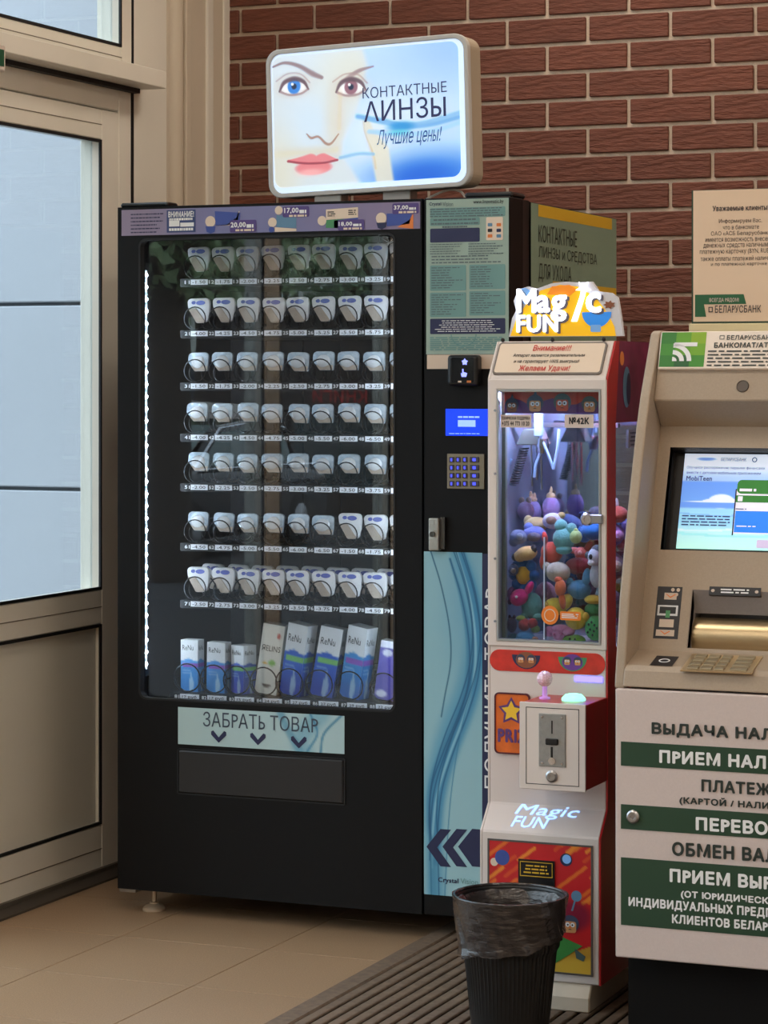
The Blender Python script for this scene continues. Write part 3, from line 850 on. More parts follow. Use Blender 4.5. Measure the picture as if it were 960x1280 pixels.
# ---- LED strips on the cheeks of the window, behind the glass
ls = FY(VY + .05)
v1 = ls.pix(184, 338)[1]; v0 = ls.pix(183, 836)[1]
m_led = mat('led', (225, 242, 255), .3, emit=560.0); m_strip = mat('led_strip', (190, 215, 225), .4)
led = MB().ball((0, 0, 0), (.0022, .0030, .0030), 8, 5).mesh('led', m_led)
for u0, sg in ((ls.pix(184, 580)[0] - .001, 1), (wx1 + .010, -1)):
    st = MB(ls).box(u0 - .0035 * sg - .0015, u0 - .0035 * sg + .0015, -.006, .006, v0, v1).build('led_strip', m_strip, VM)
    MB(ls).box(u0 - .0065 * sg - .0015, u0 - .0065 * sg + .0015, -.010, .03, v0 - .02, v1 + .02).build('strip_holder', m_rail, VM)
    for i in range(33):
        put('led', led, st, Vector((u0, VY + .05, v0 + .012 + (v1 - v0 - .024) * i / 32)) - VM.location)

# ---- pickup sign and flap
b_ = V.box(223, 883.5, 431, 942.5)
def ink_pick(S, T):
    c = np.zeros(S.shape + (3,)) + A(176, 204, 208)
    for pts, w, col, a in (([(.62, 0), (.66, .4), (.74, 1)], .02, (90, 150, 180), .7), ([(.86, 0), (.80, .3), (.74, .7), (.76, 1)], .05, (110, 170, 195), .6), ([(.98, 0), (.88, .5), (.86, 1)], .006, (50, 120, 160), .8), ([(.8, 0), (.84, .5), (.78, 1)], .006, (60, 130, 170), .8)):
        c = over(c, col, stroke(S, T, pts, w, .7, .2) * a)
    return c
ps = paint('pickup_sign', V, b_, 120, 30, ink_pick, printed('pickup_print', .5), VM, -.002)
txt(V, (V.pix(254.5, 898)[0], V.pix(254.5, 907.5)[1], V.pix(398, 898)[0], V.pix(254.5, 890.5)[1]), 'ЗАБРАТЬ ТОВАР', mat('slate_ink', (62, 74, 92), .6), ps, -.008, -.003)
for px, py in ((274, 921), (323, 924), (374, 928)):
    u, v = V.pix(px, py); s_ = .0215
    MB(V).poly([(u - s_, v + .013), (u - s_ * .72, v + .016), (u, v - .001), (u + s_ * .72, v + .016), (u + s_, v + .013), (u + s_, v + .005), (u, v - .015), (u - s_, v + .005)], -.003).build('arrow', m_navy, ps)
b_ = V.box(222, 935, 432, 1007)
MB(V).ring(rrect(b_[0], b_[2], b_[1], b_[3], .006, 3), rrect(b_[0] + .0035, b_[2] - .0035, b_[1] + .0035, b_[3] - .0035, .004, 3), -.003, .002).build('flap_frame', m_black2, VM)
MB(V).slab((b_[0] + .005, b_[1] + .005, b_[2] - .005, b_[3] - .005), -.006, -.0002).build('delivery_flap', mat('flap_black', (34, 31, 31), .4), VM, bevel=.003)

# ---- info sheet on the control column
b_ = V.box(534, 250, 636.5, 441)
b_ = (VXS + .008, V.pix(534, 443)[1], VX1 - .002, 1.826)
ip = MB(V).rect(b_, -.0012).build('info_sheet', mat('info_pale', (154, 176, 164), .5), VM)
m_it = mat('info_teal', (112, 154, 150), .5); m_id = mat('info_grey', (92, 106, 112), .6)
def ib(px0, py0, px1, py1, m, n='text_block'):
    q = V.box(px0, py0, px1, py1); MB(V).poly(rrect(q[0], q[2], q[1], q[3], .003, 3), -.002).build(n, m, ip); return q
MB(V).rect(V.box(534, 443.5, 636, 461), -.0012).build('cream_strip', mat('cream_strip', (216, 196, 176), .6), ip)
txt(V, V.box(537, 253, 552, 258), 'Crystal', m_navy, ip, .02, -.003)
txt(V, V.box(554, 252.5, 567, 258), 'Vision', m_id, ip, 0, -.003)
txt(V, V.box(592, 250, 630, 255), 'www.linzomatic.by', m_ink, ip, .01, -.003)
smallprint(V, ib(538, 260.5, 632, 270, m_it), 4, m_id, ip, .4, 11, -.0028, .1)
smallprint(V, ib(538, 273, 600, 281, m_it), 2, m_id, ip, .4, 12, -.0028, .3, True)
smallprint(V, V.box(552, 282, 586, 285), 1, m_id, ip, .5, 13, -.0028, .3, True)
q = ib(538, 286, 600, 302, m_navy)
ib(608, 271.5, 629, 300, m_cream, 'payment_icons')
for i, (px, py, mm) in enumerate(((613, 281, m_teal), (624, 281, m_orange), (613, 288, m_ink), (624, 288, m_navy), (613, 295, m_orange), (624, 295, m_teal))):
    u, v = V.pix(px, py); MB(V).poly(rrect(u - .006, u + .006, v - .004, v + .004, .0015, 2), -.003).build('payment_icon', mm, ip)
for a in ((538, 304.5, 582, 318), (586, 303.5, 632, 318), (540, 319, 630, 329)):
    smallprint(V, V.box(*a), 5 if a[1] < 310 else 3, m_id, ip, .35, int(a[0]), -.0028, .35)
for a in ((538, 332, 583, 363), (587, 331, 632, 361), (538, 366, 583, 396), (587, 364, 632, 394)):
    q = ib(*a, m_it); smallprint(V, (q[0] + .004, q[1] + .004, q[2] - .004, q[3] - .003), 9, m_id, ip, .35, int(a[1]), -.0028, .6, wd=.12)
q = ib(538, 398.5, 632, 417, m_navy); smallprint(V, (q[0] + .01, q[1] + .004, q[2] - .01, q[3] - .003), 6, m_inkw, ip, .3, 77, -.0028, .3, True)
q = V.box(538, 421, 632, 438); smallprint(V, q, 7, m_it, ip, .6, 78, -.0026, .05, wd=.08)
u, v = V.pix(580, 415); MB(V).ring(circ(u, v - .006, .034, .03, 24, 180, 360), circ(u, v - .006, .031, .027, 24, 180, 360), -.003, -.0026).build('ring_print', m_it, ip)
# ---- card reader
b_ = V.box(565, 444, 603, 482)
cr = MB(V).slab(b_, -.035, 0).build('card_reader', m_black2, VM, bevel=.008, seg=3)
q = V.off(-.0355)
MB(q).poly(rrect(b_[0] + .012, b_[2] - .010, b_[1] + .008, b_[3] - .006, .003, 3), 0).build('reader_screen', mat('reader_glass', (10, 10, 14), .12), cr)
m_rl = mat('reader_light', (140, 150, 255), .5, emit=1.6)
u, v = q.pix(581, 452.5); MB(q).poly([(u + r_ * math.cos(a * .628 + 1.57), v + r_ * math.sin(a * .628 + 1.57)) for a, r_ in enumerate([.009, .0055] * 5)], -.0006).build('reader_symbol', m_rl, cr)
u, v = q.pix(580, 467); MB(q).poly([(u - .006, v - .008), (u + .006, v - .008), (u + .0085, v + .001), (u - .001, v + .004), (u - .001, v + .0115), (u - .0045, v + .0115), (u - .0045, v), (u - .0085, v + .002)], -.0006).build('reader_symbol', m_rl, cr)
u, v = q.pix(575, 477); MB(q).rect((u - .006, v - .003, u + .005, v + .003), -.0006).build('card_logo', m_rail, cr); MB(q).rect((u - .005, v - .002, u + .004, v + .002), -.0009).build('card_logo', m_cream, cr)
u, v = q.pix(586, 477); MB(q).rect((u - .005, v - .0025, u + .006, v + .0025), -.0006).build('card_logo', m_orange, cr)
# ---- blue display, keypad, lock
b_ = V.box(557.5, 511, 610, 545)
ds = MB(V).slab(b_, -.003, .001).build('display', mat('display_blue', (18, 62, 232), .3, emit=.9), VM)
MB(V).rect(V.box(573, 525, 595, 533.5), -.0036).build('display_text_box', mat('display_text', (150, 185, 255), .4, emit=.9), ds)
smallprint(V, V.box(573, 519.5, 601, 523), 1, MATS['display_text'], ds, .6, 5, -.0036, 0, wd=.12)
smallprint(V, V.box(562, 541, 600, 543), 1, MATS['display_text'], ds, .5, 6, -.0036, 0, wd=.1)
b_ = V.box(559.5, 567, 606, 611.5)
kp = MB(V).slab(b_, -.004, .001).build('keypad', mat('keypad_metal', (150, 140, 120), .4, .7), VM, bevel=.001)
m_key = mat('key_metal', (86, 82, 96), .4, .5); m_kl = mat('key_light', (70, 80, 255), .4, emit=1.4)
for j in range(4):
    for i in range(4):
        px = (565.5, 573.5, 582, 594)[i]; py = 574.5 + j * 10; hw = (.0062, .0062, .0062, .0118)[i]
        u, v = V.pix(px, py)
        ky = MB(V).slab((u - hw, v - .0068, u + hw, v + .0068), -.007, -.003).build('key', m_key, kp, bevel=.001)
        k = MB(V).rect((u - hw * .35, v - .0035, u + hw * .35, v + .0035), -.0076); k.build('key_legend', m_kl, kp)
b_ = V.box(539.5, 647, 556, 688)
lk = MB(V).slab((b_[0], b_[1], b_[2] - .008, b_[3]), -.022, 0).build('lock_handle', mat('lock_metal', (178, 176, 168), .32, .9, bump=(220, .2)), VM, bevel=.003, seg=2)
MB(V).slab((b_[2] - .008, b_[1] + .004, b_[2] + .004, b_[3] + .002), -.012, 0).build('lock_plate', mat('lock_dark', (90, 86, 80), .4, .8), lk)
u, v = V.pix(545, 667); MB(V).lathe([(.007, -.022), (.007, -.027), (.005, -.027), (.005, -.0245)], (u, 0, v), 'y', 16).build('lock_cylinder', mat('cylinder_metal', (110, 108, 104), .3, .9), lk)

# ---- wave poster on the lower column
b_ = (VXS + .002, V.pix(526, 1117)[1], V.pix(603, 691)[0], V.pix(528, 689)[1])
def ink_wave(S, T):
    c = np.zeros(S.shape + (3,)) + A(150, 196, 208)
    c = over(c, (170, 208, 214), sm(T, .3, .9) * .6)
    c = over(c, (120, 178, 202), ell(S, T, .75, .15, .35, .2, .8) * .7)
    asp = 5.6
    R = [[(.55, -.02), (.78, .10), (.90, .22), (.86, .32), (.70, .42), (.42, .54), (.22, .66), (.16, .76), (.18, .86), (.2, 1.0)],
         [(.62, -.02), (.86, .12), (.95, .25), (.90, .36), (.74, .46), (.5, .57), (.3, .68), (.22, .78), (.2, .9)],
         [(.45, .02), (.66, .14), (.78, .27), (.76, .38), (.6, .47), (.34, .58), (.14, .68), (.1, .78), (.16, .88)]]
    c = over(c, (84, 158, 194), stroke(S, T, R[0], [.12, .16, .2, .16, .14], .8, asp) * .75)
    c = over(c, (60, 136, 182), stroke(S, T, R[1], [.05, .08, .1, .1, .07], .7, asp) * .7)
    c = over(c, (52, 122, 166), stroke(S, T, R[2], [.02, .05, .07, .06, .04], .7, asp) * .6)
    c = over(c, (150, 206, 222), stroke(S, T, [(x - .06, y + .02) for x, y in R[1]], .02, .6, asp) * .8)
    for q, dxx in ((R[0], .06), (R[1], .03), (R[2], 0), (R[0], -.07), (R[1], -.1)):
        c = over(c, (36, 96, 136), stroke(S, T, [(x + dxx, y) for x, y in q], .011, .6, asp) * .8)
    c = over(c, (44, 96, 126), stroke(S, T, [(.12, 0), (.3, .1), (.44, .22), (.46, .32), (.36, .42), (.3, .48)], .011, .6, asp) * .85)
    c = over(c, (60, 130, 170), stroke(S, T, [(1.0, .28), (.86, .38), (.66, .5), (.5, .66), (.42, .8), (.36, 1)], .010, .6, asp) * .7)
    c = over(c, (70, 140, 176), stroke(S, T, [(.18, .84), (.16, .92), (.17, 1.02)], .07, .8, asp) * .6)
    return c
wp = paint('wave_poster', V, b_, 96, 420, ink_wave, printed('wave_print', .4), VM, -.0015)
nb = (b_[2], b_[1], VX1 - .004, b_[3] - .002)
ns = MB(V).rect(nb, -.0015).build('navy_strip', m_navy, VM)
txt(V, (nb[0] + .009, V.pix(608, 985)[1], nb[0] + .044, V.pix(608, 735)[1]), 'ПОЛУЧИТЬ ТОВАР', m_inkw, ns, 0, -.003, vertical=True)
for k_, px in enumerate((533.5, 553.5, 573)):
    u = V.pix(px, 1058)[0]; v = V.pix(px, 1058)[1]; h_ = .046; w_ = .037
    if k_ < 2: pts = [(u, v), (u + w_, v + h_), (u + w_ + .028, v + h_), (u + .028, v), (u + w_ + .028, v - h_), (u + w_, v - h_)]
    else: pts = [(u, v), (u + w_, v + h_), (b_[2], v + h_), (b_[2], v - h_), (u + w_, v - h_)]
    MB(V).poly(pts, -.0024).build('arrow', m_navy, wp)
txt(V, V.box(548, 1096, 573.5, 1106), 'Crystal', m_navy, wp, .025, -.0025)
txt(V, V.box(576, 1097.5, 598, 1106), 'Vision', m_it, wp, 0, -.0025)

# ---- poster on the right side
SX = FX(VX1)
y0, y1 = VY + .153, VY + VD - .002
sp = MB(SX).rect((y0, .1, y1, VH - .006), -.0015).build('side_poster', mat('side_green', (128, 148, 128), .6), VM)
m_yel = mat('side_yellow', (214, 170, 40), .6); m_thin = mat('poster_ink', (58, 66, 56), .6)
zt = SX.pix(700, 262)[1]
MB(SX).rect((SX.pix(672, 260)[0], 1.793, SX.pix(764, 280)[0], 1.823), -.0022).build('yellow_band', m_yel, sp)
MB(SX).rect((SX.pix(690, 260)[0], 1.602, y1 - .004, 1.634), -.0022).build('yellow_band', m_yel, sp)
def sb(px0, py0, px1, py1, s):
    a = SX.pix(px0, py0); e = SX.pix(px1, py1); txt(SX, (a[0], e[1], e[0], a[1]), s, m_thin, sp, -.012, -.003)
za = [SX.pix(671, 282)[1], SX.pix(671, 302)[1], SX.pix(671, 307)[1], SX.pix(671, 324)[1], SX.pix(671, 330)[1], SX.pix(671, 348)[1]]
ya = [SX.pix(p, 300)[0] for p in (672, 720, 745, 713)]
for i, (s, e) in enumerate((('КОНТАКТНЫЕ', ya[1]), ('ЛИНЗЫ и СРЕДСТВА', ya[2]), ('ДЛЯ УХОДА', ya[3]))):
    txt(SX, (ya[0], za[2 * i + 1], e, za[2 * i]), s, m_thin, sp, -.008, -.003)
# ------------------------------------------------------------------ lit sign on the vending machine
sy, sr_ = -.044, .0267
ex = np.array([math.cos(sr_) * math.cos(sy), math.cos(sr_) * math.sin(sy), math.sin(sr_)])
ez = np.array([-math.sin(sr_) * math.cos(sy), -math.sin(sr_) * math.sin(sy), math.cos(sr_)])
LB = Frame((-2.522, 5.97, 2.05), ex, ez, np.cross(ez, ex))
sgn = thing('illuminated_sign', 'glowing advertising light box with a face standing on the vending machine', 'sign', (-2.522, 6.0, VH))
w2, h2 = .282, .19
MB(LB).prism(rrect(-w2, w2, -h2, h2, .036, 8), .012, .088).build('casing', mat('sign_casing', (176, 160, 138), .5), sgn, bevel=.003)
MB(LB).ring(rrect(-w2 - .002, w2 + .002, -h2 - .002, h2 + .002, .038, 8), rrect(-w2 + .010, w2 - .010, -h2 + .010, h2 - .010, .030, 8), 0, .02).build('rim', mat('sign_rim', (196, 194, 190), .4), sgn, bevel=.002)
pb = (-w2 + .013, -h2 + .024, w2 - .026, h2 - .016)
MB(LB).ring(rrect(-w2 + .010, w2 - .010, -h2 + .010, h2 - .010, .030, 8), rrect(pb[0], pb[2], pb[1], pb[3], .024, 8), .006, .012).build('light_border', mat('acrylic_glow', (208, 230, 255), .3, emit=.72), sgn)
def ink_face(S, T):
    asp = .68
    c = np.zeros(S.shape + (3,)) + A(176, 208, 240)
    c = over(c, (150, 190, 236), sm(S, .5, 1.0) * (1 - sm(T, .0, .5)))
    c = over(c, (206, 226, 246), ell(S, T, .62, .62, .3, .25, .9) * .9)
    c = over(c, (170, 205, 240), sm(T, .45, .8) * sm(S, .5, .8))
    c = over(c, (60, 128, 222), ell(S, T, .86, .98, .3, .16, .8)); c = over(c, (36, 100, 208), ell(S, T, .80, .99, .16, .1, .8))
    # skin
    edge = np.interp(T, [0, .12, .25, .40, .55, .68, .78, .88, 1.0], [.50, .52, .50, .47, .43, .38, .37, .42, .47])
    m = 1 - sm(S, edge - .03, edge + .02)
    skin = np.zeros(S.shape + (3,)) + A(202, 214, 222)
    skin = over(skin, (202, 220, 236), ell(S, T, .24, .10, .26, .16, .9) * .8)
    skin = over(skin, (196, 218, 238), ell(S, T, .22, .52, .16, .24, .9) * .8)
    skin = over(skin, (210, 212, 200), ell(S, T, .42, .18, .16, .22, .9) * .7)
    skin = over(skin, (210, 208, 190), ell(S, T, .02, .9, .1, .3, .9) * .7)
    skin = over(skin, (212, 196, 168), ell(S, T, .34, .55, .05, .2, .9) * .5)
    skin = over(skin, (206, 192, 160), ell(S, T, .22, .74, .2, .035, .9) * .5)
    c = c * (1 - m[..., None]) + skin * m[..., None]
    # hand
    hl = np.interp(T, [.5, .6, .8, 1.0], [.49, .50, .53, .55]); hr = np.interp(T, [.5, .62, .75, 1.0], [.51, .55, .62, .645])
    hm = sm(S, hl - .012, hl + .012) * (1 - sm(S, hr - .012, hr + .012)) * sm(T, .5, .54)
    c = over(c, (214, 212, 196), hm * .9); c = over(c, (196, 176, 150), stroke(S, T, [(.49, .55), (.50, .64), (.54, .8), (.55, .9)], .006, .8, asp) * .5)
    # brows
    c = over(c, (120, 92, 100), stroke(S, T, [(.0, .075), (.07, .05), (.15, .085), (.22, .15), (.27, .185)], [.005, .008, .011, .014, .010], .7, asp) * .75)
    c = over(c, (128, 98, 108), stroke(S, T, [(.375, .235), (.43, .19), (.48, .155), (.55, .135)], [.008, .012, .010, .004], .7, asp) * .7)
    # eyes
    for ex_, ey_, iris, lid in ((.115, .235, (58, 128, 214), 1), (.425, .275, (140, 100, 116), 1)):
        c = over(c, (198, 188, 182), ell(S, T, ex_, ey_, .095, .085, .5) * .6)
        c = over(c, (236, 240, 244), ell(S, T, ex_, ey_ + .005, .068, .050, .15))
        c = over(c, iris, ell(S, T, ex_ + .003, ey_, .036, .058, .15)); c = over(c, (34, 44, 70), ell(S, T, ex_ + .003, ey_, .014, .022, .3)); c = over(c, (240, 246, 250), ell(S, T, ex_ - .006, ey_ - .018, .007, .011, .3))
        c = over(c, (92, 72, 84), stroke(S, T, [(ex_ - .078, ey_ + .03), (ex_ - .05, ey_ - .035), (ex_ + .005, ey_ - .058), (ex_ + .055, ey_ - .03), (ex_ + .082, ey_ + .03)], [.005, .011, .012, .010, .004], .6, asp) * .9)
        c = over(c, (140, 112, 120), stroke(S, T, [(ex_ - .07, ey_ + .035), (ex_ - .02, ey_ + .062), (ex_ + .04, ey_ + .058), (ex_ + .078, ey_ + .03)], .006, .8, asp) * .7)
        c = over(c, (160, 136, 136), stroke(S, T, [(ex_ - .095, ey_ - .05), (ex_ - .03, ey_ - .10), (ex_ + .04, ey_ - .09), (ex_ + .09, ey_ - .02)], .005, .8, asp) * .55)
    # nose, lips
    c = over(c, (150, 110, 96), stroke(S, T, [(.18, .60), (.205, .635), (.245, .63), (.285, .685), (.315, .685), (.355, .62)], [.003, .007, .006, .007, .006, .003], .7, asp) * .8)
    c = over(c, (204, 184, 160), stroke(S, T, [(.37, .30), (.365, .45), (.36, .58)], .012, .9, asp) * .35)
    up = stroke(S, T, [(.075, .795), (.14, .80), (.20, .79), (.23, .80), (.27, .79), (.345, .815)], [.004, .018, .024, .018, .022, .004], .3, asp)
    lo = ell(S, T, .215, .86, .10, .052, .2)
    c = over(c, (216, 128, 136), np.maximum(up, lo)); c = over(c, (238, 176, 178), ell(S, T, .20, .895, .07, .025, .6) * .8)
    c = over(c, (150, 64, 80), stroke(S, T, [(.075, .80), (.15, .82), (.215, .828), (.28, .828), (.345, .815)], .006, .5, asp) * .9)
    # water line
    for pts, col, w in (([(.46, .50), (.6, .55), (.72, .60), (.85, .60), (1.0, .56)], (96, 160, 216), .012), ([(.5, .52), (.64, .575), (.8, .585), (1.0, .53)], (120, 176, 226), .010), ([(.52, .62), (.7, .66), (.86, .65), (1., .60)], (150, 196, 236), .012), ([(.36, .80), (.46, .78), (.54, .79)], (130, 180, 220), .008)):
        c = over(c, col, stroke(S, T, pts, w, .7, asp) * .8)
    c = over(c, (44, 140, 206), ell(S, T, .69, .60, .065, .035, .6) * .9); c = over(c, (90, 190, 220), ell(S, T, .68, .64, .05, .02, .6) * .8)
    return c
sf = paint('printed_face', LB, pb, 300, 210, ink_face, printed('backlit_print', .35, .72), sgn, .008)
def L2(px0, py0, px1, py1):
    a = LB.pix(px0, py0); e = LB.pix(px1, py1); return (a[0], e[1], e[0], a[1])
m_sink = mat('sign_ink', (52, 58, 104), .6, emit=.25)
def lbox(x0, yt, yb, x1, fy):
    a = LB.pix(x0, yt); b2 = LB.pix(x0, yb); e = LB.pix(x1, fy); return (a[0], b2[1], e[0], a[1])
txt(LB, lbox(451.5, 110.5, 123, 557, 110), 'КОНТАКТНЫЕ', m_sink, sf, 0, .0072, res=3)
txt(LB, lbox(453, 128.5, 152.5, 556, 140), 'ΛИНЗЫ', m_sink, sf, .004, .0072, res=3)
txt(LB, lbox(469, 162.5, 186.5, 551, 170), 'Лучшие цены!', mat('sign_script', (44, 92, 150), .6, emit=.3), sf, 0, .0072, res=3, shear=.35)
for px in (418, 504):
    u = FY(6.0).pix(px, 245)[0]
    MB().box(u - .05, u + .025, 5.985, 6.035, VH, VH + .075).build('bracket', mat('bracket_metal', (170, 164, 158), .45, .5), sgn, bevel=.002)
# white cable lying on the machine
cb = MB()
K = FY(6.0)
pts = [K.pix(px, py) for px, py in ((533, 249), (545, 243), (556, 238.5), (566, 237), (575, 239), (580, 244), (582, 249))]
cb.tube([(u, 6.0, max(v, VH + .003)) for u, v in spline(pts, 5)], .0032, 8)
o = cb.build('power_cable', mat('cable_white', (214, 206, 196), .5), None, smooth=True, origin=(pts[0][0], 6.0, VH))
tag(o, 'white power cable arching over the top of the vending machine', 'cable')

# ------------------------------------------------------------------ claw machine
CX0, CX1, UY, LY, BY = -1.954, -1.676, 5.32, 5.27, 5.63
U, LWF = FY(UY), FY(LY)
CM = thing('claw_machine', 'narrow white and red claw machine full of plush toys', 'claw machine', ((CX0 + CX1) / 2, 5.44, 0))
m_cw = mat('claw_white', (222, 212, 206), .35, noise=(5, .02)); m_red = mat('claw_red', (178, 30, 32), .32, noise=(6, .08)); m_plumc = mat('claw_magenta', (120, 30, 72), .4, noise=(22, .25))
m_mirror = mat('mirror', (190, 196, 208), .06, 1.0)
zd = U.pix(690, 809)[1]; zs1 = U.pix(684, 1008)[1]; zs0 = LWF.pix(676, 1043)[1]; zl = LWF.pix(755, 1233)[1]
zh0 = U.pix(612, 473)[1]; zt = 1.468
side = Frame((CX0, 0, 0), (0, 1, 0), (0, 0, 1), (1, 0, 0))
MB(side).prism([(LY, zl), (LY, zs0), (UY, zs1), (UY, zd), (BY, zd), (BY, zl)], .003, CX1 - CX0 - .003).build('lower_cabinet', m_cw, CM, bevel=.003)
MB(side).prism([(LY + .03, .0142), (LY - .012, .0142), (LY - .012, .045), (LY + .006, zl + .001), (BY - .03, zl + .001), (BY - .03, .0142)], .012, CX1 - CX0 - .022).build('plinth', mat('plinth_cream', (212, 198, 178), .5), CM, bevel=.003)
for x in (CX0 + .05, CX1 - .06):
    for y in (LY + .04, BY - .07): MB().lathe([(.016, 0.0137), (.016, .02)], (x, y, 0), n=12).build('foot', m_rubber, CM)
MB(side).prism([(UY, zh0 - .03), (UY, zh0), (UY + .06, zt), (BY, zt), (BY, zh0 - .03)], .003, CX1 - CX0 - .003).build('top_box', m_cw, CM, bevel=.003)
# side skins
for n_, X, sg in (('side_panel', CX1, 1), ('side_panel', CX0, -1)):
    fx = Frame((X, 0, 0), (0, 1, 0), (0, 0, 1), (-sg, 0, 0))
    o_ = [(LY, zl), (LY, zs0), (UY, zs1), (UY, zh0), (UY + .06, zt), (BY, zt), (BY, zl)]
    wy0, wy1, wz0_, wz1_ = 5.378, 5.585, zd + .01, FX(CX1).pix(775, 528)[1]
    k = MB(fx)
    k.prism([(LY, zl), (LY, zs0), (UY, zs1), (UY, zd), (BY, zd), (BY, zl)], 0, .004)
    k.prism([(UY, zd), (UY, zh0), (UY + .06, zt), (UY + .085, zt), (wy0, wz1_), (wy0, zd)], 0, .004)
    k.build(n_, m_red if sg > 0 else m_cw, CM)
    k = MB(fx)
    k.prism([(UY + .085, zt), (BY, zt), (BY, wz1_), (wy0, wz1_)], 0, .004); k.prism([(wy1, wz1_), (BY, wz1_), (BY, zd), (wy1, zd)], 0, .004)
    k.build('side_panel', m_plumc, CM)
    MB(fx).poly(rrect(wy0 - .004, wy1 + .004, wz0_ - .012, wz1_ + .004, .02, 4), .002).build('side_window', glass('side_acrylic%d' % sg, (205, 216, 235), 1.0), CM)
fx = FX(CX1)
for px, py, ry, rz, mm in ((777, 448, .010, .016, m_orange), (783, 484, .018, .046, m_teal), (785, 486, .010, .036, m_navy)):
    u, v = fx.pix(px, py); MB(fx).poly(circ(u, v, ry * 1.6, rz, 18), -.001 if mm is not m_navy else -.0016).build('side_print', mm, CM)
q = (5.47, fx.pix(790, 560)[1], 5.56, fx.pix(790, 537)[1]); MB(fx).rect(q, -.001).build('side_notice', mat('notice_grey', (178, 176, 190), .5), CM); smallprint(fx, (q[0] + .008, q[1] + .003, q[2] - .008, q[3] - .003), 4, m_navy, CM, .4, 4, -.0018, .2, True)
# window, back mirror, deck
wu0, wu1 = U.pix(622, 640)[0], U.pix(751.5, 640)[0]; wv0, wv1 = U.pix(690, 803)[1], U.pix(690, 487)[1]
MB(U).ring([(CX0 + .002, zd - .002), (CX1 - .002, zd - .002), (CX1 - .002, zh0 - .002), (CX0 + .002, zh0 - .002)], [(wu0, wv0), (wu1, wv0), (wu1, wv1), (wu0, wv1)], -.004, .018).build('window_frame', m_cw, CM, bevel=.002)
MB(U).ring([(wu0, wv0), (wu1, wv0), (wu1, wv1), (wu0, wv1)], [(wu0 + .004, wv0 + .004), (wu1 - .004, wv0 + .004), (wu1 - .004, wv1 - .004), (wu0 + .004, wv1 - .004)], -.006, .016).build('window_trim', mat('window_alu', (180, 184, 186), .35, .7), CM)
MB(U).box(wu0, wu1, .004, .007, wv0, wv1).build('window_pane', glass('claw_acrylic', (228, 234, 240), .6), CM)
MB().box(CX0 + .006, CX1 - .006, BY - .035, BY - .03, zd, zh0 - .03).build('back_mirror', m_mirror, CM)
MB().box(CX0 + .006, CX0 + .01, UY + .02, BY - .03, zd, zh0 - .03).build('inner_wall', mat('inner_grey', (150, 158, 175), .4), CM)
MB().box(wu0 + .001, wu0 + .012, UY + .018, UY + .03, wv0, wv1).build('post', mat('post_green', (120, 124, 108), .4, .4), CM)
for py in (513, 592, 698, 776): u, v = U.pix(619.5, py); MB(U).lathe([(.0035, -.007), (.0025, -.009)], (wu0 - .0035, 0, v), 'y', 8).build('screw', m_chrome, CM)
# chute partition
pu = U.pix(676, 700)[0]; cz1 = U.pix(676, 672)[1]          # L-shaped clear guard of the prize chute, the toys lie behind it
MB().box(pu, pu + .003, UY + .0195, UY + .034, zd, cz1).box(CX0 + .011, pu, UY + .032, UY + .034, zd, U.pix(650, 776)[1]).build('chute_wall', glass('chute_acrylic', (238, 243, 246), 1.0), CM)
MB().box(pu + .0002, pu + .0028, UY + .017, UY + .0195, zd, cz1).build('chute_edge', mat('acrylic_edge', (232, 236, 240), .3, emit=.15), CM)
# interior light bar
MB().box(CX0 + .03, CX1 - .03, UY + .03, UY + .045, zh0 - .042, zh0 - .034).build('light_bar', mat('claw_light', (190, 205, 255), .4, emit=240.0), CM)
# header art behind the pane
ha = (wu0 + .012, U.pix(690, 517)[1], wu1 - .004, wv1 - .004)
Hh = FY(UY + .012)
hp = MB(Hh).rect(ha, 0).build('art_strip', mat('art_red', (196, 60, 40), .45), CM)
k = MB(Hh); hw = ha[2] - ha[0]
k.poly([(ha[0], ha[1]), (ha[2], ha[1]), (ha[2], ha[1] + .022)] + [(ha[0] + hw * (1 - t / 12), ha[1] + .026 + .008 * math.sin(t * 1.3)) for t in range(1, 12)] + [(ha[0], ha[1] + .018)], -.0006); k.build('art_shape', mat('art_purple', (92, 38, 104), .45), hp)
def face(F, u, v, r, skin, cap, par, d, hat=False):
    k = MB(F); k.poly(circ(u, v + r * .15, r * 1.18, r * 1.1, 18), d); k.build('art_helmet', cap, par)
    MB(F).poly(rrect(u - r * .8, u + r * .8, v - r * 1.0, v + r * .45, r * .3, 3), d - .0003).build('art_head', skin, par)
    k = MB(F)
    for s in (-1, 1): k.poly(circ(u + s * r * .34, v + r * .02, r * .3, n=12), d - .0006)
    k.build('art_eye', m_inkw, par)
    k = MB(F)
    for s in (-1, 1): k.poly(circ(u + s * r * .30, v, r * .12, n=8), d - .0009)
    k.poly([(u - r * .3, v - r * .62), (u + r * .3, v - r * .62), (u, v - r * .5)], d - .0009); k.build('art_pupil', m_ink, par)
    MB(F).poly(circ(u, v - r * .3, r * .17, n=8), d - .0009).build('art_nose', m_orange, par)
    if hat: MB(F).poly([(u - r * 1.3, v + r * .5), (u + r * 1.3, v + r * .5), (u + r * .45, v + r * .75), (u + r * .1, v + r * 1.9), (u - r * .45, v + r * .75)], d - .0007).build('art_hat', cap, par)
m_skin = mat('art_skin', (216, 150, 96), .5); m_brown = mat('art_brown', (140, 84, 56), .5); m_hel = mat('art_slate', (54, 66, 92), .5); m_grey = mat('art_grey', (70, 92, 92), .5)
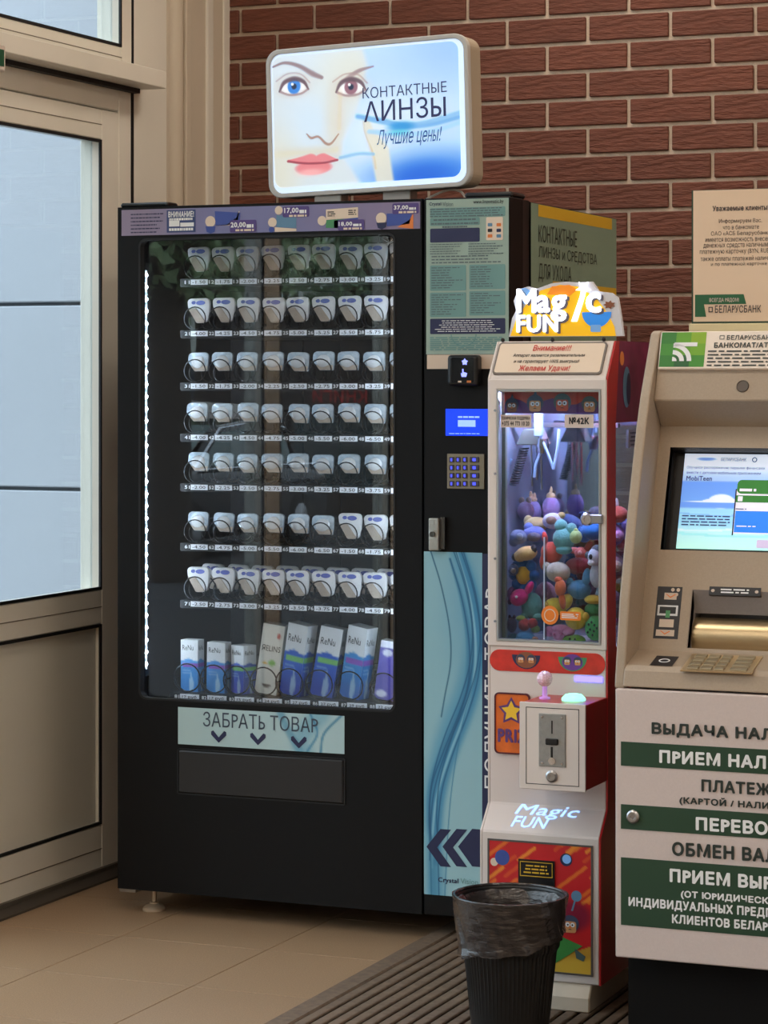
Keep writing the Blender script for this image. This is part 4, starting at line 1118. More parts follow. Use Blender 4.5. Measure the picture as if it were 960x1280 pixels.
for px, py, r, sk, cp, ht in ((640, 507, .014, m_brown, m_hel, True), (669, 505, .0165, m_skin, m_hel, True), (703, 504, .0175, mat('art_face_red', (206, 84, 60), .5), m_grey, False), (737, 506, .0155, m_skin, m_grey, False)):
    u, v = Hh.pix(px, py); face(Hh, u, v, r, sk, cp, hp, -.0012, ht)
# stickers on the pane
Sk = U.off(.0035)
m_st = mat('sticker_cream', (214, 200, 192), .5)
q = Sk.box(626, 518.5, 664, 534.5); q = (q[0], q[1], q[2], q[3]); o = MB(Sk).rect(q, -.0004).build('phone_sticker', m_st, CM)
txt(Sk, (q[0] + .002, q[3] - .0105, q[2] - .003, q[3] - .004), 'ТЕХНИЧЕСКАЯ ПОДДЕРЖКА', m_ink, o, .03, -.001); txt(Sk, (q[0] + .003, q[1] + .004, q[2] - .004, q[3] - .014), '+375 44 773 10 20', m_ink, o, .03, -.001)
q = Sk.box(706, 518, 742, 535); o = MB(Sk).rect(q, -.0004).build('number_sticker', m_st, CM)
txt(Sk, (q[0] + .010, q[1] + .008, q[2] - .010, q[3] - .007), '№42К', m_ink, o, .045, -.001)
u, v = Sk.pix(687.5, 769); o = MB(Sk).poly(circ(u, v, .020, .021, 24), -.0004).build('round_sticker', mat('sticker_orange', (232, 128, 40), .5), CM)
MB(Sk).ring(circ(u, v, .0135, .0140, 24), circ(u, v, .0115, .0120, 24), -.0012, -.0008).build('sticker_ring', m_cream, o)
q = Sk.box(700, 764, 726, 776); MB(Sk).poly(rrect(q[0], q[2], q[1], q[3], .003, 3), -.0004).build('sticker_flag', MATS['sticker_orange'], o); smallprint(Sk, (q[0] + .004, q[1] + .004, q[2] - .004, q[3] - .004), 3, m_inkw, o, .5, 3, -.001, .1, wd=.5)
# window lock
u, v = U.pix(735, 649); o = MB(U).box(u + .004, wu1 + .006, -.012, .0, v - .009, v + .011).build('window_lock', m_steel, CM, bevel=.002)
MB(U).lathe([(.0145, 0), (.0145, -.010), (.011, -.014), (.006, -.014), (.006, -.010)], (u, 0, v), 'y', 22).build('lock_cylinder', m_chrome, o)
# crane
cy_ = 5.44; Cf = FY(cy_)
def cp(px, py): return Cf.pix(px, py)
u0, v0 = cp(668, 556); u1, v1 = cp(668, 536)
cr = MB(Cf).prism([(u0 - .034, v0), (u0 + .030, v0), (u0 + .014, v1), (u0 - .016, v1)], -.03, .03).build('crane_carriage', mat('crane_grey', (112, 118, 108), .4, .3), CM, bevel=.002)
MB(Cf).box(CX0 + .012, CX1 - .012, -.008, .008, v1 + .004, v1 + .014).build('gantry_rail', m_steel, CM)
pts = []; a = cp(659, 560); b2 = cp(646, 606)
for i in range(15 * 10): t = i / 149; pts.append((a[0] + (b2[0] - a[0]) * t + .010 * math.cos(i * .628), cy_ - .02 + .010 * math.sin(i * .628), a[1] + (b2[1] - a[1]) * t))
MB().tube(pts, .0018, 5).build('spring_cord', mat('cord_black', (44, 44, 46), .4), cr, smooth=True)
for px, l in ((662, 608), (668, 600), (674, 612)): a = cp(px, 556); e = cp(px + 1, l); MB().tube([(a[0], cy_ + .01, a[1]), (e[0], cy_ + .01, e[1])], .0028, 8).build('rod', m_chrome, cr, smooth=True)
hub = MB(Cf).lathe([(.012, cp(680, 548)[1]), (.014, cp(680, 556)[1]), (.010, cp(680, 566)[1])], (cp(684, 550)[0], -.03, 0), 'z', 16).build('claw_hub', m_chrome, CM, smooth=True)
m_arm = mat('claw_arm', (176, 206, 236), .2, .3)
for path, dy in ((((683, 552), (683, 562), (676, 580), (674, 596)), -.035), (((686, 552), (692, 566), (699, 586)), -.04), (((699, 586), (704, 560), (706, 536)), -.04), (((684, 535), (681, 548), (682, 556)), -.03), (((640, 574), (634, 590), (628, 580), (624, 540)), .0)):
    MB().tube([(cp(*p)[0], cy_ + dy, cp(*p)[1]) for p in path], .0036, 8).build('claw_arm', m_arm, hub, smooth=True)
a = cp(681, 516); e = cp(683, 545); MB().box(a[0] - .009, a[0] + .009, cy_ - .05, cy_ - .035, e[1], a[1]).build('claw_bracket', m_arm, hub, bevel=.002)
# notice on the slanted header
HF = FS(UY, zh0, UY + .06, zt)
a = HF.pix(619, 465); b2 = HF.pix(755, 430)
q = (HF.pix(617.5, 460)[0], .009, HF.pix(753.5, 460)[0], HF.pix(690, 429)[1])
o = MB(HF).prism(rrect(q[0], q[2], q[1], q[3], .008, 4), -.004, 0).build('notice_plate', mat('plate_grey', (120, 112, 106), .4, .3), CM)
MB(HF).poly(rrect(q[0] + .004, q[2] - .004, q[1] + .004, q[3] - .004, .006, 4), -.0046).build('notice_face', mat('notice_cream', (226, 206, 184), .5), o)
m_redt = mat('red_ink', (196, 36, 34), .5)
def hb_(x0, y0, x1, y1, s, m, b): a = HF.pix(x0, y0); e = HF.pix(x1, y1); txt(HF, (a[0], e[1], e[0], a[1]), s, m, o, b, -.0054)
W_ = q[2] - q[0]; H_ = q[3] - q[1]
for f0, f1, t0_, t1_, s, m, b in ((.33, .68, .10, .29, 'Внимание!!!', m_redt, .018), (.16, .82, .37, .50, 'Аппарат является развлекательным', m_ink, .012), (.18, .78, .56, .69, 'и не гарантирует 100% выигрыш!', m_ink, .012), (.24, .71, .74, .95, 'Желаем Удачи!', m_redt, .018)):
    txt(HF, (q[0] + W_ * f0, q[3] - H_ * t1_, q[0] + W_ * f1, q[3] - H_ * t0_), s, m, o, b, -.0054, shear=.12)
for px in (629, 691, 755): u, v = HF.pix(px, 425); MB(HF).lathe([(.0045, 0), (.0045, -.004), (.003, -.006)], (u, 0, min(v, q[3] + .008)), 'y', 10).build('bolt', m_black2, CM)
# marquee
MF = FY(UY + .065); mz = zt
mq = [MF.pix(*p) for p in ((636, 421), (640, 398), (645, 388), (642, 376), (648, 362), (660, 358), (671, 361), (690, 354), (708, 352), (722, 353), (740, 352), (748, 364), (764, 366), (772, 372), (776, 396), (779, 420))]
mq = [(a, max(b, mz)) for a, b in mq]
mo = MB(MF).prism(mq, 0, .012).build('marquee', mat('marquee_white', (214, 214, 220), .4), CM)
ye = [MF.pix(*p) for p in ((638, 420), (645, 400), (658, 380), (676, 363), (700, 356), (722, 358), (745, 372), (760, 392), (768, 408), (770, 420))]
MB(MF).poly([(a, max(b, mz + .001)) for a, b in ye], -.0008).build('marquee_dome', mat('marquee_yellow', (240, 184, 20), .4, emit=.35), mo)
MB(MF).poly([MF.pix(*p) for p in ((684, 368), (690, 358), (712, 356), (722, 362), (712, 370))], -.0014).build('marquee_flash', mat('marquee_orange', (238, 140, 30), .4, emit=.3), mo)
k = MB(MF); u, v = MF.pix(656, 370); k.poly(circ(u, v, .016, .018, 16), -.0012); k.build('marquee_cloud', mat('marquee_blue', (120, 170, 226), .4, emit=.2), mo)
u, v = MF.pix(746, 398); MB(MF).poly(circ(u, v + .014, .034, .034, 20, 180, 360), -.0016).build('marquee_bowl', mat('bowl_blue', (48, 136, 226), .4, emit=.35), mo)
MB(MF).poly(rrect(u - .014, u + .010, v - .030, v - .014, .003, 3), -.0018).build('bowl_foot', MATS['marquee_blue'], mo)
u, v = MF.pix(762, 381); MB(MF).poly([(u + (.015 if i % 2 else .009) * math.cos(i * .45), v + (.010 if i % 2 else .006) * math.sin(i * .45)) for i in range(14)], -.002).build('marquee_tuft', m_brown, mo)
m_shadow = mat('letter_shadow', (96, 92, 104), .5); m_glow = mat('letter_glow', (236, 242, 255), .4, emit=1.9)
for s, x0, x1, y0, y1 in (('M', 646.5, 671, 361, 391), ('a', 671.5, 688, 369, 391), ('g', 689, 709, 369, 402), ('c', 733, 752, 366, 391), ('FUN', 646.5, 698, 394, 415)):
    a = MF.pix(x0, y0); e = MF.pix(x1, y1)
    txt(MF, (a[0] + .004, e[1] - .004, e[0] + .006, a[1] - .003), s, m_shadow, mo, .028, -.0026, res=3, name='letter_shadow')
    txt(MF, (a[0], e[1], e[0], a[1]), s, m_glow, mo, .028, -.006, res=3, th=.003)
wand = [MF.pix(*p) for p in ((715, 402), (722, 402), (732, 370), (733, 364), (727, 364), (726, 370))]
MB(MF).prism(wand, -.006, -.003).build('marquee_wand', m_glow, mo)
u, v = MF.pix(730, 360); MB(MF).prism([(u + (.019 if i % 2 else .008) * math.cos(i * .628 + .3), v + (.017 if i % 2 else .007) * math.sin(i * .628 + .3)) for i in range(10)], -.006, -.003).build('marquee_star', m_glow, mo)
# red band under the window
ru0, ru1 = CX0 + .003, CX1 - .004; rz1 = U.pix(686, 812)[1] - .004; rz0 = U.pix(686, 841)[1]
o = MB(U).prism(rrect(ru0 + .002, ru1 - .002, rz0, rz1, (rz1 - rz0) / 2 - .001, 6), -.0015, .001).build('red_band', mat('band_red', (206, 52, 40), .4, noise=(40, .15)), CM)
for px, c1, c2 in ((658, m_navy, m_brown), (716, m_green, mat('art_violet', (110, 60, 150), .5))):
    u, v = U.pix(px, 826 + (px - 658) * .05); MB(U).poly(circ(u, v + .013, .033, .031, 16, 180, 360), -.0022).build('art_bowl', c1, o); MB(U).poly(circ(u, v + .002, .024, .018, 16), -.0026).build('art_shape', c2, o)
    for s in (-1, 1): face(U, u + s * .012, v + .004, .008, m_skin, m_hel, o, -.0032)
# prize hatch
q = (U.pix(620, 900)[0], U.pix(620, 940)[1], U.pix(662, 940)[0], U.pix(620, 866)[1])
o = MB(U).prism(rrect(q[0], q[2], q[1], q[3], .008, 4), -.004, .001).build('prize_hatch', mat('hatch_orange', (224, 112, 40), .4, noise=(26, .2)), CM)
MB(U).ring(rrect(q[0] - .002, q[2] + .002, q[1] - .002, q[3] + .002, .01, 4), rrect(q[0] + .001, q[2] - .001, q[1] + .001, q[3] - .001, .008, 4), -.006, .001).build('hatch_frame', mat('hatch_dark', (86, 30, 44), .4), o)
u, v = U.pix(640, 889)
def star(u, v, R, r): return [(u + (R if i % 2 == 0 else r) * math.cos(i * .628 + 1.57), v + (R if i % 2 == 0 else r) * math.sin(i * .628 + 1.57)) for i in range(10)]
MB(U).poly(star(u, v, .032, .018), -.0046).build('star_outline', mat('art_purple2', (96, 60, 120), .5), o); MB(U).poly(star(u, v, .024, .012), -.0052).build('star', mat('star_yellow', (240, 200, 50), .5), o)
txt(U, (q[0] + .006, U.pix(640, 928)[1], q[2] + .012, U.pix(640, 911)[1]), 'PRIZE', MATS['art_purple2'], o, .05, -.0052)
# coin box
KY = 5.168; KF = FY(KY)
k0, k1 = KF.pix(651, 930)[0], CX1 - .002; kz1 = KF.pix(651, 878)[1]; kz0 = KF.pix(651, 984)[1]
cbx = MB().box(k0, k1, KY, UY + .001, kz0, kz1).build('coin_box', m_red, CM, bevel=.0015)
MB(KF).slab((k0 - .002, kz0 - .002, k1 + .001, kz1 + .002), -.003, .002).build('coin_box_front', m_cw, cbx, bevel=.001)
dq = (KF.pix(658, 930)[0], kz0 + .009, KF.pix(724.5, 930)[0], kz1 - .008)
MB(KF).ring([(dq[0], dq[1]), (dq[2], dq[1]), (dq[2], dq[3]), (dq[0], dq[3])], [(dq[0] + .0015, dq[1] + .0015), (dq[2] - .0015, dq[1] + .0015), (dq[2] - .0015, dq[3] - .0015), (dq[0] + .0015, dq[3] - .0015)], -.0034, -.0028).build('door_gap', m_ink, cbx)
mq_ = (KF.pix(674.5, 930)[0], KF.pix(674, 957)[1], KF.pix(708, 930)[0], KF.pix(674, 891)[1])
cpz = MB(KF).slab(mq_, -.006, -.002).build('coin_plate', mat('coin_steel', (170, 172, 172), .35, .85, noise=(90, .08)), cbx, bevel=.001)
uc = (mq_[0] + mq_[2]) / 2; vc = (mq_[1] + mq_[3]) / 2
MB(KF).rect((uc - .0015, vc + .014, uc + .0015, vc + .042), -.0066).build('coin_slot', m_black2, cpz)
MB(KF).slab((uc - .014, vc - .010, uc + .014, vc + .004), -.011, -.006).build('return_button', m_black2, cpz, bevel=.002)
MB(KF).rect((uc - .003, vc - .043, uc + .002, vc - .014), -.0066).build('coin_slot', m_black2, cpz); MB(KF).lathe([(.008, -.006), (.008, -.009)], (uc, 0, vc - .044), 'y', 14).build('lever', m_chrome, cpz)
for s in (-1, 1):
    for t in (-1, 1): MB(KF).lathe([(.0035, -.006), (.0025, -.008)], (uc + s * .022, 0, vc + t * .049), 'y', 8).build('screw', m_chrome, cpz)
u, v = KF.pix(690.5, 970); MB(KF).lathe([(.013, -.002), (.013, -.007), (.009, -.010), (.004, -.010), (.004, -.007)], (u, 0, v), 'y', 20).build('coin_lock', m_steel, cbx)
jx = FY(5.245).pix(681, 870)[0]
jo = MB().lathe([(.012, kz1 - .001), (.012, kz1 + .004), (.006, kz1 + .006), (.005, kz1 + .030)], (jx, 5.245, 0), n=14).build('joystick', mat('joy_clear', (206, 150, 230), .2, emit=.25), cbx, smooth=True)
MB().ball((jx, 5.245, kz1 + .044), .0175, 12, 8).build('joystick_ball', mat('joy_ball', (226, 190, 206), .1, coat=.5, noise=(300, .25)), jo)
bx_ = FY(5.25).pix(717, 870)[0]
MB().lathe([(.026, kz1 - .001), (.026, kz1 + .004), (.018, kz1 + .012), (.008, kz1 + .014)], (bx_, 5.25, 0), n=24).build('lit_button', mat('button_green', (120, 255, 200), .3, emit=2.6), cbx, smooth=True)
MB().box(CX1 - .075, CX1 - .012, UY - .002, UY + .001, kz1 + .032, kz1 + .044).build('blue_light', mat('claw_blue_light', (90, 80, 255), .4, emit=6.0), CM)
# neon on the slanted part
NF = FS(LY, zs0, UY, zs1)
m_neon = mat('neon_blue', (150, 190, 255), .4, emit=1.8)
def nb_(x0, y0, x1, y1, s): a = NF.pix(x0, y0); e = NF.pix(x1, y1); txt(NF, (a[0], e[1], e[0], a[1]), s, m_neon, CM, -.012, -.0015, shear=.25, name='neon_lettering')
NFv = NF.pix(680, 1004)[1]
nb_(647, 1004.5, 722, 1027, 'Magic'); nb_(642, 1020, 684, 1036.5, 'FUN')
# lower door with the art
q = (LWF.pix(612, 1100)[0], LWF.pix(660, 1211)[1], LWF.pix(739, 1100)[0], LWF.pix(612, 1050)[1])
MB(LWF).ring([(q[0] - .004, q[1] - .004), (q[2] + .004, q[1] - .004), (q[2] + .004, q[3] + .004), (q[0] - .004, q[3] + .004)], [(q[0], q[1]), (q[2], q[1]), (q[2], q[3]), (q[0], q[3])], -.003, .001).build('door_frame', mat('door_grey', (90, 84, 82), .4), CM)
def ink_low(S, T):
    c = np.zeros(S.shape + (3,)) + A(204, 34, 38)
    r = np.random.RandomState(4)
    asp = 1.28
    for i in range(26):
        x = r.choice([r.uniform(-.1, .35), r.uniform(.65, 1.1)]); y = r.uniform(-.05, .42) + (.05 if x > .5 else 0); l = r.uniform(.08, .3)
        c = over(c, ((232, 120, 40), (240, 150, 50), (222, 84, 40))[i % 3], stroke(S, T, [(x, y), (x + l * .5, y - l * .33), (x + l, y - l * .66)], .018, .2, asp) * .9)
    c = over(c, (120, 26, 60), ell(S, T, .8, .55, .2, .12, .3) * .8)
    c = over(c, (196, 150, 50), ((T > .86) | ((T > .78 + .3 * (1 - S)) & (S > .5))) * 1.0)
    c = over(c, (216, 176, 60), ell(S, T, .95, 1.02, .5, .14, .2))
    return c
lo = paint('art_panel', LWF, q, 80, 100, ink_low, printed('art_print', .4), CM, -.002)
W_, H_ = q[2] - q[0], q[3] - q[1]
def lp(s, t): return q[0] + W_ * s, q[3] - H_ * t
for s, t, r, mm in ((.13, .13, .017, m_blue), (.76, .11, .014, m_navy), (.765, .105, .010, MATS['marquee_blue']), (.86, .39, .012, m_teal), (.05, .17, .009, m_cream)):
    u, v = lp(s, t); MB(LWF).poly(circ(u, v, r, n=18), -.0026 - .0002 * s).build('art_planet', mm, lo)
a = lp(.86, .4); MB(LWF).poly([(a[0] - .003, a[1]), (a[0] + .001, a[1]), (a[0] - .008, a[1] - .03), (a[0] - .012, a[1] - .03)], -.0024).build('art_mast', m_teal, lo)
u, v = lp(.80, .62); face(LWF, u, v, .017, m_skin, m_hel, lo, -.003)
MB(LWF).poly([lp(.64, .68), lp(.72, .72), lp(.92, .78), lp(.66, .93), lp(.58, .9)], -.0032).build('art_ship', mat('art_green', (60, 140, 60), .5), lo)
MB(LWF).poly([lp(.84, .80), lp(.95, .86), lp(.93, .90), lp(.86, .88)], -.0034).build('art_fin', m_grey, lo)
e0, e1 = LWF.pix(649, 1073), LWF.pix(694, 1099)
o = MB(LWF).slab((e0[0], e1[1] - .02, e1[0], e0[1]), -.006, -.001).build('label_plate', m_black2, CM)
MB(LWF).ring([(e0[0] + .004, e1[1] + .003), (e1[0] - .004, e1[1] + .003), (e1[0] - .004, e0[1] - .004), (e0[0] + .004, e0[1] - .004)], [(e0[0] + .0055, e1[1] + .0045), (e1[0] - .0055, e1[1] + .0045), (e1[0] - .0055, e0[1] - .0055), (e0[0] + .0055, e0[1] - .0055)], -.0068, -.006).build('label_border', m_yel, o)
smallprint(LWF, (e0[0] + .010, e1[1] + .008, e1[0] - .010, e0[1] - .009), 3, m_yel, o, .45, 6, -.0068, .3, True, .15)

# ------------------------------------------------------------------ plush toys in the claw machine
def plushmat(c): return mat('plush_%d_%d_%d' % c, c, .9, noise=(120, .12), bump=(420, .5), sheen=.3)
def plush(label, px, py, Y, size, parts):
    F_ = FY(Y); u, v = F_.pix(px, py)
    t = thing('plush_toy', label, 'plush toy', (u, Y, v), 'plush toys piled in the claw machine')
    for n_, col, balls in parts:
        k = MB()
        for b in balls:
            k.ball([q * 1.09 * size for q in b[:3]], [q * 1.09 * size for q in b[3:6]], 12, 8, b[6] if len(b) > 6 else None)
        put(n_, k.mesh(n_, plushmat(col), smooth=True), t)
    return t
EY = (24, 24, 28)
def eyes(s, y, z, r): return ('eye', EY, [(-s, y, z, r, r, r), (s, y, z, r, r, r)])
TOYS = [
 ('lavender plush egg with a pink and gold tip', 665.3, 640.0, 5.5247, 1, [('body', (190, 164, 224), [(0, 0, 0, .020, .02, .026)]), ('tip', (236, 196, 150), [(0, 0, .026, .011, .011, .008), (-.003, 0, .034, .004, .004, .010), (.005, 0, .033, .004, .004, .008)])]),
 ('second lavender plush egg with a thin gold tip', 688.5, 636.0, 5.5059, 1, [('body', (186, 156, 222), [(0, 0, 0, .019, .02, .027)]), ('tip', (238, 206, 150), [(0, 0, .026, .010, .010, .009), (.001, 0, .036, .003, .003, .011)])]),
 ('grey mauve plush bear beside the lavender eggs', 657.0, 638.6, 5.4850, 0.72, [('body', (152, 134, 168), [(0, 0, 0, .026, .024, .028)]), ('ear', (176, 160, 150), [(-.012, 0, .030, .009, .008, .010), (.010, 0, .031, .009, .008, .010)])]),
 ('cream yellow plush dog with folded ears', 670.7, 655.0, 5.4496, 1, [('body', (236, 204, 140), [(0, 0, 0, .026, .02, .015), (-.018, 0, .006, .010, .01, .012)]), ('ear', (214, 170, 100), [(.022, 0, .006, .008, .008, .010)])]),
 ('pale plush hamster with a brown muzzle', 691.0, 651.1, 5.4305, 1, [('body', (216, 206, 214), [(0, 0, 0, .022, .02, .017)]), ('muzzle', (160, 124, 104), [(.002, -.016, .002, .012, .008, .009)]), ('ear', (232, 200, 130), [(.019, 0, .012, .008, .006, .007)])]),
 ('blue violet plush bear with round ears', 668.2, 667.9, 5.4176, 1, [('body', (124, 134, 206), [(0, 0, 0, .026, .022, .017), (-.013, 0, .014, .010, .01, .010)]), ('muzzle', (120, 112, 128), [(.004, -.016, -.004, .015, .010, .010)])]),
 ('dusty blue plush lamb at the window post', 647.9, 671.3, 5.3901, 0.78, [('body', (122, 132, 168), [(0, 0, 0, .024, .02, .020), (-.012, 0, -.012, .014, .014, .014)]), ('face', (160, 166, 186), [(.008, -.012, .002, .010, .01, .010)])]),
 ('teal plush bunny with three round lobes', 704.9, 669.8, 5.3906, 1, [('body', (122, 190, 182), [(0, 0, -.006, .024, .02, .024), (-.006, 0, .020, .014, .013, .014), (.016, 0, .014, .012, .012, .013)]), ('foot', (112, 180, 172), [(.002, -.006, -.028, .018, .014, .010)])]),
 ('pale lime plush ball on the teal bunny', 719.9, 671.1, 5.3774, 1, [('body', (206, 224, 140), [(0, 0, 0, .013, .012, .014)]), ('tuft', (190, 210, 120), [(0, 0, .013, .005, .005, .005)])]),
 ('bright blue shaggy plush monster', 741.0, 664.0, 5.4360, 1, [('body', (44, 126, 204), [(0, 0, 0, .027, .022, .018), (-.018, 0, -.010, .014, .014, .014), (.010, 0, .008, .014, .014, .012)]), ('arm', (60, 110, 180), [(-.026, 0, -.002, .007, .007, .012)])]),
 ('steel blue plush elephant against the mirror', 716.0, 652.0, 5.5360, 1, [('body', (84, 112, 172), [(0, 0, 0, .026, .02, .012, (0, .5, 0))]), ('trunk', (74, 100, 160), [(.026, 0, -.014, .016, .010, .008, (0, .4, 0))])]),
 ('peach plush corgi with dark ears', 658.0, 691.7, 5.3803, 1, [('body', (238, 186, 110), [(0, 0, 0, .024, .02, .015, (0, -.2, 0)), (-.014, 0, -.006, .014, .014, .012)]), ('ear', (60, 48, 46), [(.018, -.006, .010, .007, .006, .009), (-.024, -.004, -.008, .006, .006, .008)])]),
 ('orange red plush crab with one tall claw', 689.7, 690.4, 5.4012, 1, [('body', (232, 84, 60), [(0, 0, 0, .024, .02, .022), (-.016, 0, -.020, .010, .012, .018)]), ('claw', (240, 60, 40), [(-.012, -.008, .030, .006, .006, .013, (0, -.2, 0))])]),
 ('oatmeal plush sheep under the red crab', 697.4, 715.1, 5.3774, 1, [('body', (214, 194, 166), [(0, 0, 0, .027, .02, .021), (-.024, 0, .010, .009, .009, .010)]), ('hoof', (190, 168, 140), [(.010, -.014, -.018, .007, .006, .006)])]),
 ('salmon pink plush starfish', 727.0, 692.0, 5.4360, 1, [('body', (232, 116, 100), [(0, 0, 0, .016, .014, .014), (.014, 0, .014, .007, .008, .014, (0, .6, 0)), (-.016, 0, .006, .012, .008, .007)]), ('spot', (246, 170, 150), [(0, -.012, .002, .005, .004, .005)])]),
 ('dark red plush mushroom cap', 724.0, 707.8, 5.4041, 1, [('body', (150, 28, 44), [(0, 0, 0, .031, .022, .018)]), ('stem', (96, 24, 36), [(.008, 0, -.018, .014, .014, .012)])]),
 ('white and grey plush husky', 744.8, 696.8, 5.3805, 1, [('body', (214, 210, 214), [(0, 0, 0, .017, .017, .021), (.002, 0, -.036, .015, .015, .026)]), ('hood', (92, 98, 104), [(.004, .004, .014, .016, .015, .012), (-.016, 0, .004, .007, .008, .008)]), ('eye', EY, [(-.006, -.0155, .002, .0042, .003, .0055)]), ('muzzle', (240, 234, 232), [(-.005, -.014, -.010, .008, .007, .006)])]),
 ('blue plush flower with a yellow centre', 655.3, 718.9, 5.3994, 1, [('body', (40, 104, 168), [(0.021 * math.cos(a * .785), 0, .026 * math.sin(a * .785), .012, .012, .012) for a in range(8)]), ('centre', (244, 188, 52), [(0, -.006, 0, .016, .012, .019)])]),
 ('hot pink plush fish', 652.3, 744.4, 5.3778, 1, [('body', (232, 44, 130), [(-.006, 0, -.004, .021, .016, .017, (0, -.5, 0)), (.016, 0, .016, .008, .008, .015, (0, .5, 0))]), ('eye', (250, 240, 240), [(-.006, -.016, -.002, .003, .003, .003)])]),
 ('mauve plush octopus by the left wall', 640.0, 742.3, 5.3936, 0.62, [('body', (140, 76, 118), [(0, 0, 0, .016, .018, .024)]), ('arm', (124, 66, 106), [(-.006, -.004, -.026, .008, .008, .010), (.008, -.004, -.026, .008, .008, .010)])]),
 ('navy plush whale by the left wall', 641.7, 712.1, 5.3780, 0.62, [('body', (66, 76, 104), [(0, 0, 0, .018, .018, .020)]), ('belly', (150, 130, 110), [(.004, -.012, -.002, .010, .008, .010)])]),
 ('sea green plush turtle', 665.0, 757.1, 5.4034, 1, [('body', (116, 176, 164), [(0, 0, 0, .023, .018, .028)]), ('leg', (126, 186, 172), [(-.014, -.006, -.022, .010, .010, .008), (.014, -.006, -.022, .010, .010, .008)])]),
 ('orange plush carrot under the oatmeal sheep', 700.5, 741.0, 5.3580, 1, [('body', (246, 112, 48), [(0, 0, .010, .012, .012, .018), (.004, 0, -.016, .007, .007, .018, (0, -.15, 0))]), ('top', (226, 90, 40), [(-.004, 0, .026, .009, .008, .007)])]),
 ('slate blue plush rabbit with a tall ear', 724.0, 737.0, 5.3844, 1, [('body', (74, 136, 166), [(0, 0, 0, .026, .018, .020)]), ('ear', (86, 150, 180), [(.017, -.004, .026, .009, .008, .019, (0, .15, 0)), (-.020, 0, .014, .008, .008, .010)])]),
 ('yellow plush duck beside the orange sticker', 698.2, 758.2, 5.3749, 1, [('body', (242, 208, 60), [(-.006, 0, 0, .026, .018, .018), (.016, 0, .010, .013, .012, .018, (0, .5, 0))]), ('bill', (236, 170, 50), [(-.022, -.010, .004, .008, .008, .006)])]),
 ('golden yellow plush chick', 719.9, 773.0, 5.3742, 1, [('body', (236, 196, 44), [(0, 0, 0, .024, .018, .023)]), ('wing', (224, 180, 40), [(.022, -.004, .004, .008, .008, .010)])]),
 ('green plush watermelon slice with a yellow top', 743.0, 756.9, 5.3854, 1, [('rind', (52, 142, 74), [(0, 0, -.008, .021, .018, .015)]), ('top', (240, 196, 60), [(0, -.002, .012, .021, .016, .010)])]),
 ('green plush dinosaur with black dots', 744.0, 785.0, 5.3760, 1, [('body', (74, 168, 84), [(0, 0, 0, .022, .017, .026)]), ('spot', (20, 40, 26), [(x, -.0155, z, .0022, .002, .0028) for x, z in ((-.009, .008), (-.003, .013), (.003, .007), (-.006, -.002), (.002, -.005), (.008, .001), (-.011, -.008), (-.001, -.013))])]),
 ('pink plush cloud under the orange sticker', 698.7, 789.7, 5.3732, 1, [('body', (238, 150, 186), [(-.020, 0, 0, .013, .013, .011), (0, 0, -.004, .015, .014, .014), (.020, 0, .002, .014, .013, .010), (.004, 0, .006, .020, .014, .009)]), ('cheek', (226, 120, 160), [(-.006, -.013, -.004, .003, .002, .003), (.010, -.013, -.003, .003, .002, .003)])]),
 ('lime green plush frog below the golden chick', 717.5, 799.9, 5.3773, 0.9, [('body', (120, 176, 62), [(0, 0, 0, .028, .018, .013)]), ('eye', EY, [(.008, -.0175, .004, .0024, .002, .0024), (-.004, -.018, .004, .0024, .002, .0024)])]),
 ('scarlet plush strawberry with pale leaves', 658.9, 781.0, 5.3802, 1, [('body', (226, 70, 56), [(-.006, 0, 0, .013, .013, .013), (.012, 0, .003, .011, .012, .011)]), ('leaf', (176, 190, 90), [(-.014, 0, .013, .010, .009, .006), (.018, 0, -.008, .010, .009, .008)])]),
 ('light blue plush penguin', 656.7, 797.0, 5.3757, 0.9, [('body', (104, 174, 206), [(0, 0, 0, .023, .018, .014)]), ('foot', (240, 164, 110), [(.024, -.004, -.004, .009, .009, .008)])]),
 ('dim purple plush cat by the left wall', 640.0, 781.0, 5.3910, 0.62, [('body', (110, 70, 96), [(0, 0, 0, .017, .018, .026)]), ('ear', (96, 60, 84), [(-.008, 0, .026, .005, .005, .007), (.008, 0, .026, .005, .005, .007)])]),
 ('muted teal plush seal by the left wall', 641.7, 797.6, 5.3820, 0.62, [('body', (70, 118, 120), [(0, 0, 0, .019, .018, .016)]), ('flipper', (60, 100, 104), [(.014, -.008, -.006, .008, .006, .006)])]),
 ('mauve pink plush pig in the gap', 682.0, 745.0, 5.4460, 1, [('body', (196, 140, 160), [(0, 0, 0, .024, .02, .030)]), ('snout', (220, 160, 176), [(.004, -.018, .006, .008, .006, .006)])]),
 ('coral plush fox at the side window', 771.0, 643.0, 5.5060, 1, [('body', (240, 104, 80), [(0, 0, 0, .024, .026, .018)]), ('ear', (250, 240, 230), [(0, 0, .020, .004, .006, .014)])]),
 ('violet plush bear at the side window', 763.0, 668.0, 5.5060, 1, [('body', (168, 130, 200), [(0, 0, 0, .030, .03, .026)]), ('muzzle', (220, 150, 190), [(.020, -.014, -.002, .014, .014, .012)])]),
 ('brown plush monkey at the side window', 764.0, 708.0, 5.5060, 1, [('body', (150, 110, 120), [(0, 0, 0, .030, .03, .030)]), ('face', (216, 180, 150), [(.018, -.020, .002, .012, .010, .012)])]),
 ('grey green plush koala at the side window', 763.0, 756.0, 5.5060, 1, [('body', (120, 130, 136), [(0, 0, 0, .032, .03, .032)]), ('ear', (180, 150, 176), [(.016, -.020, .020, .010, .008, .010)])]),
]
for t_ in TOYS: plush(*t_)
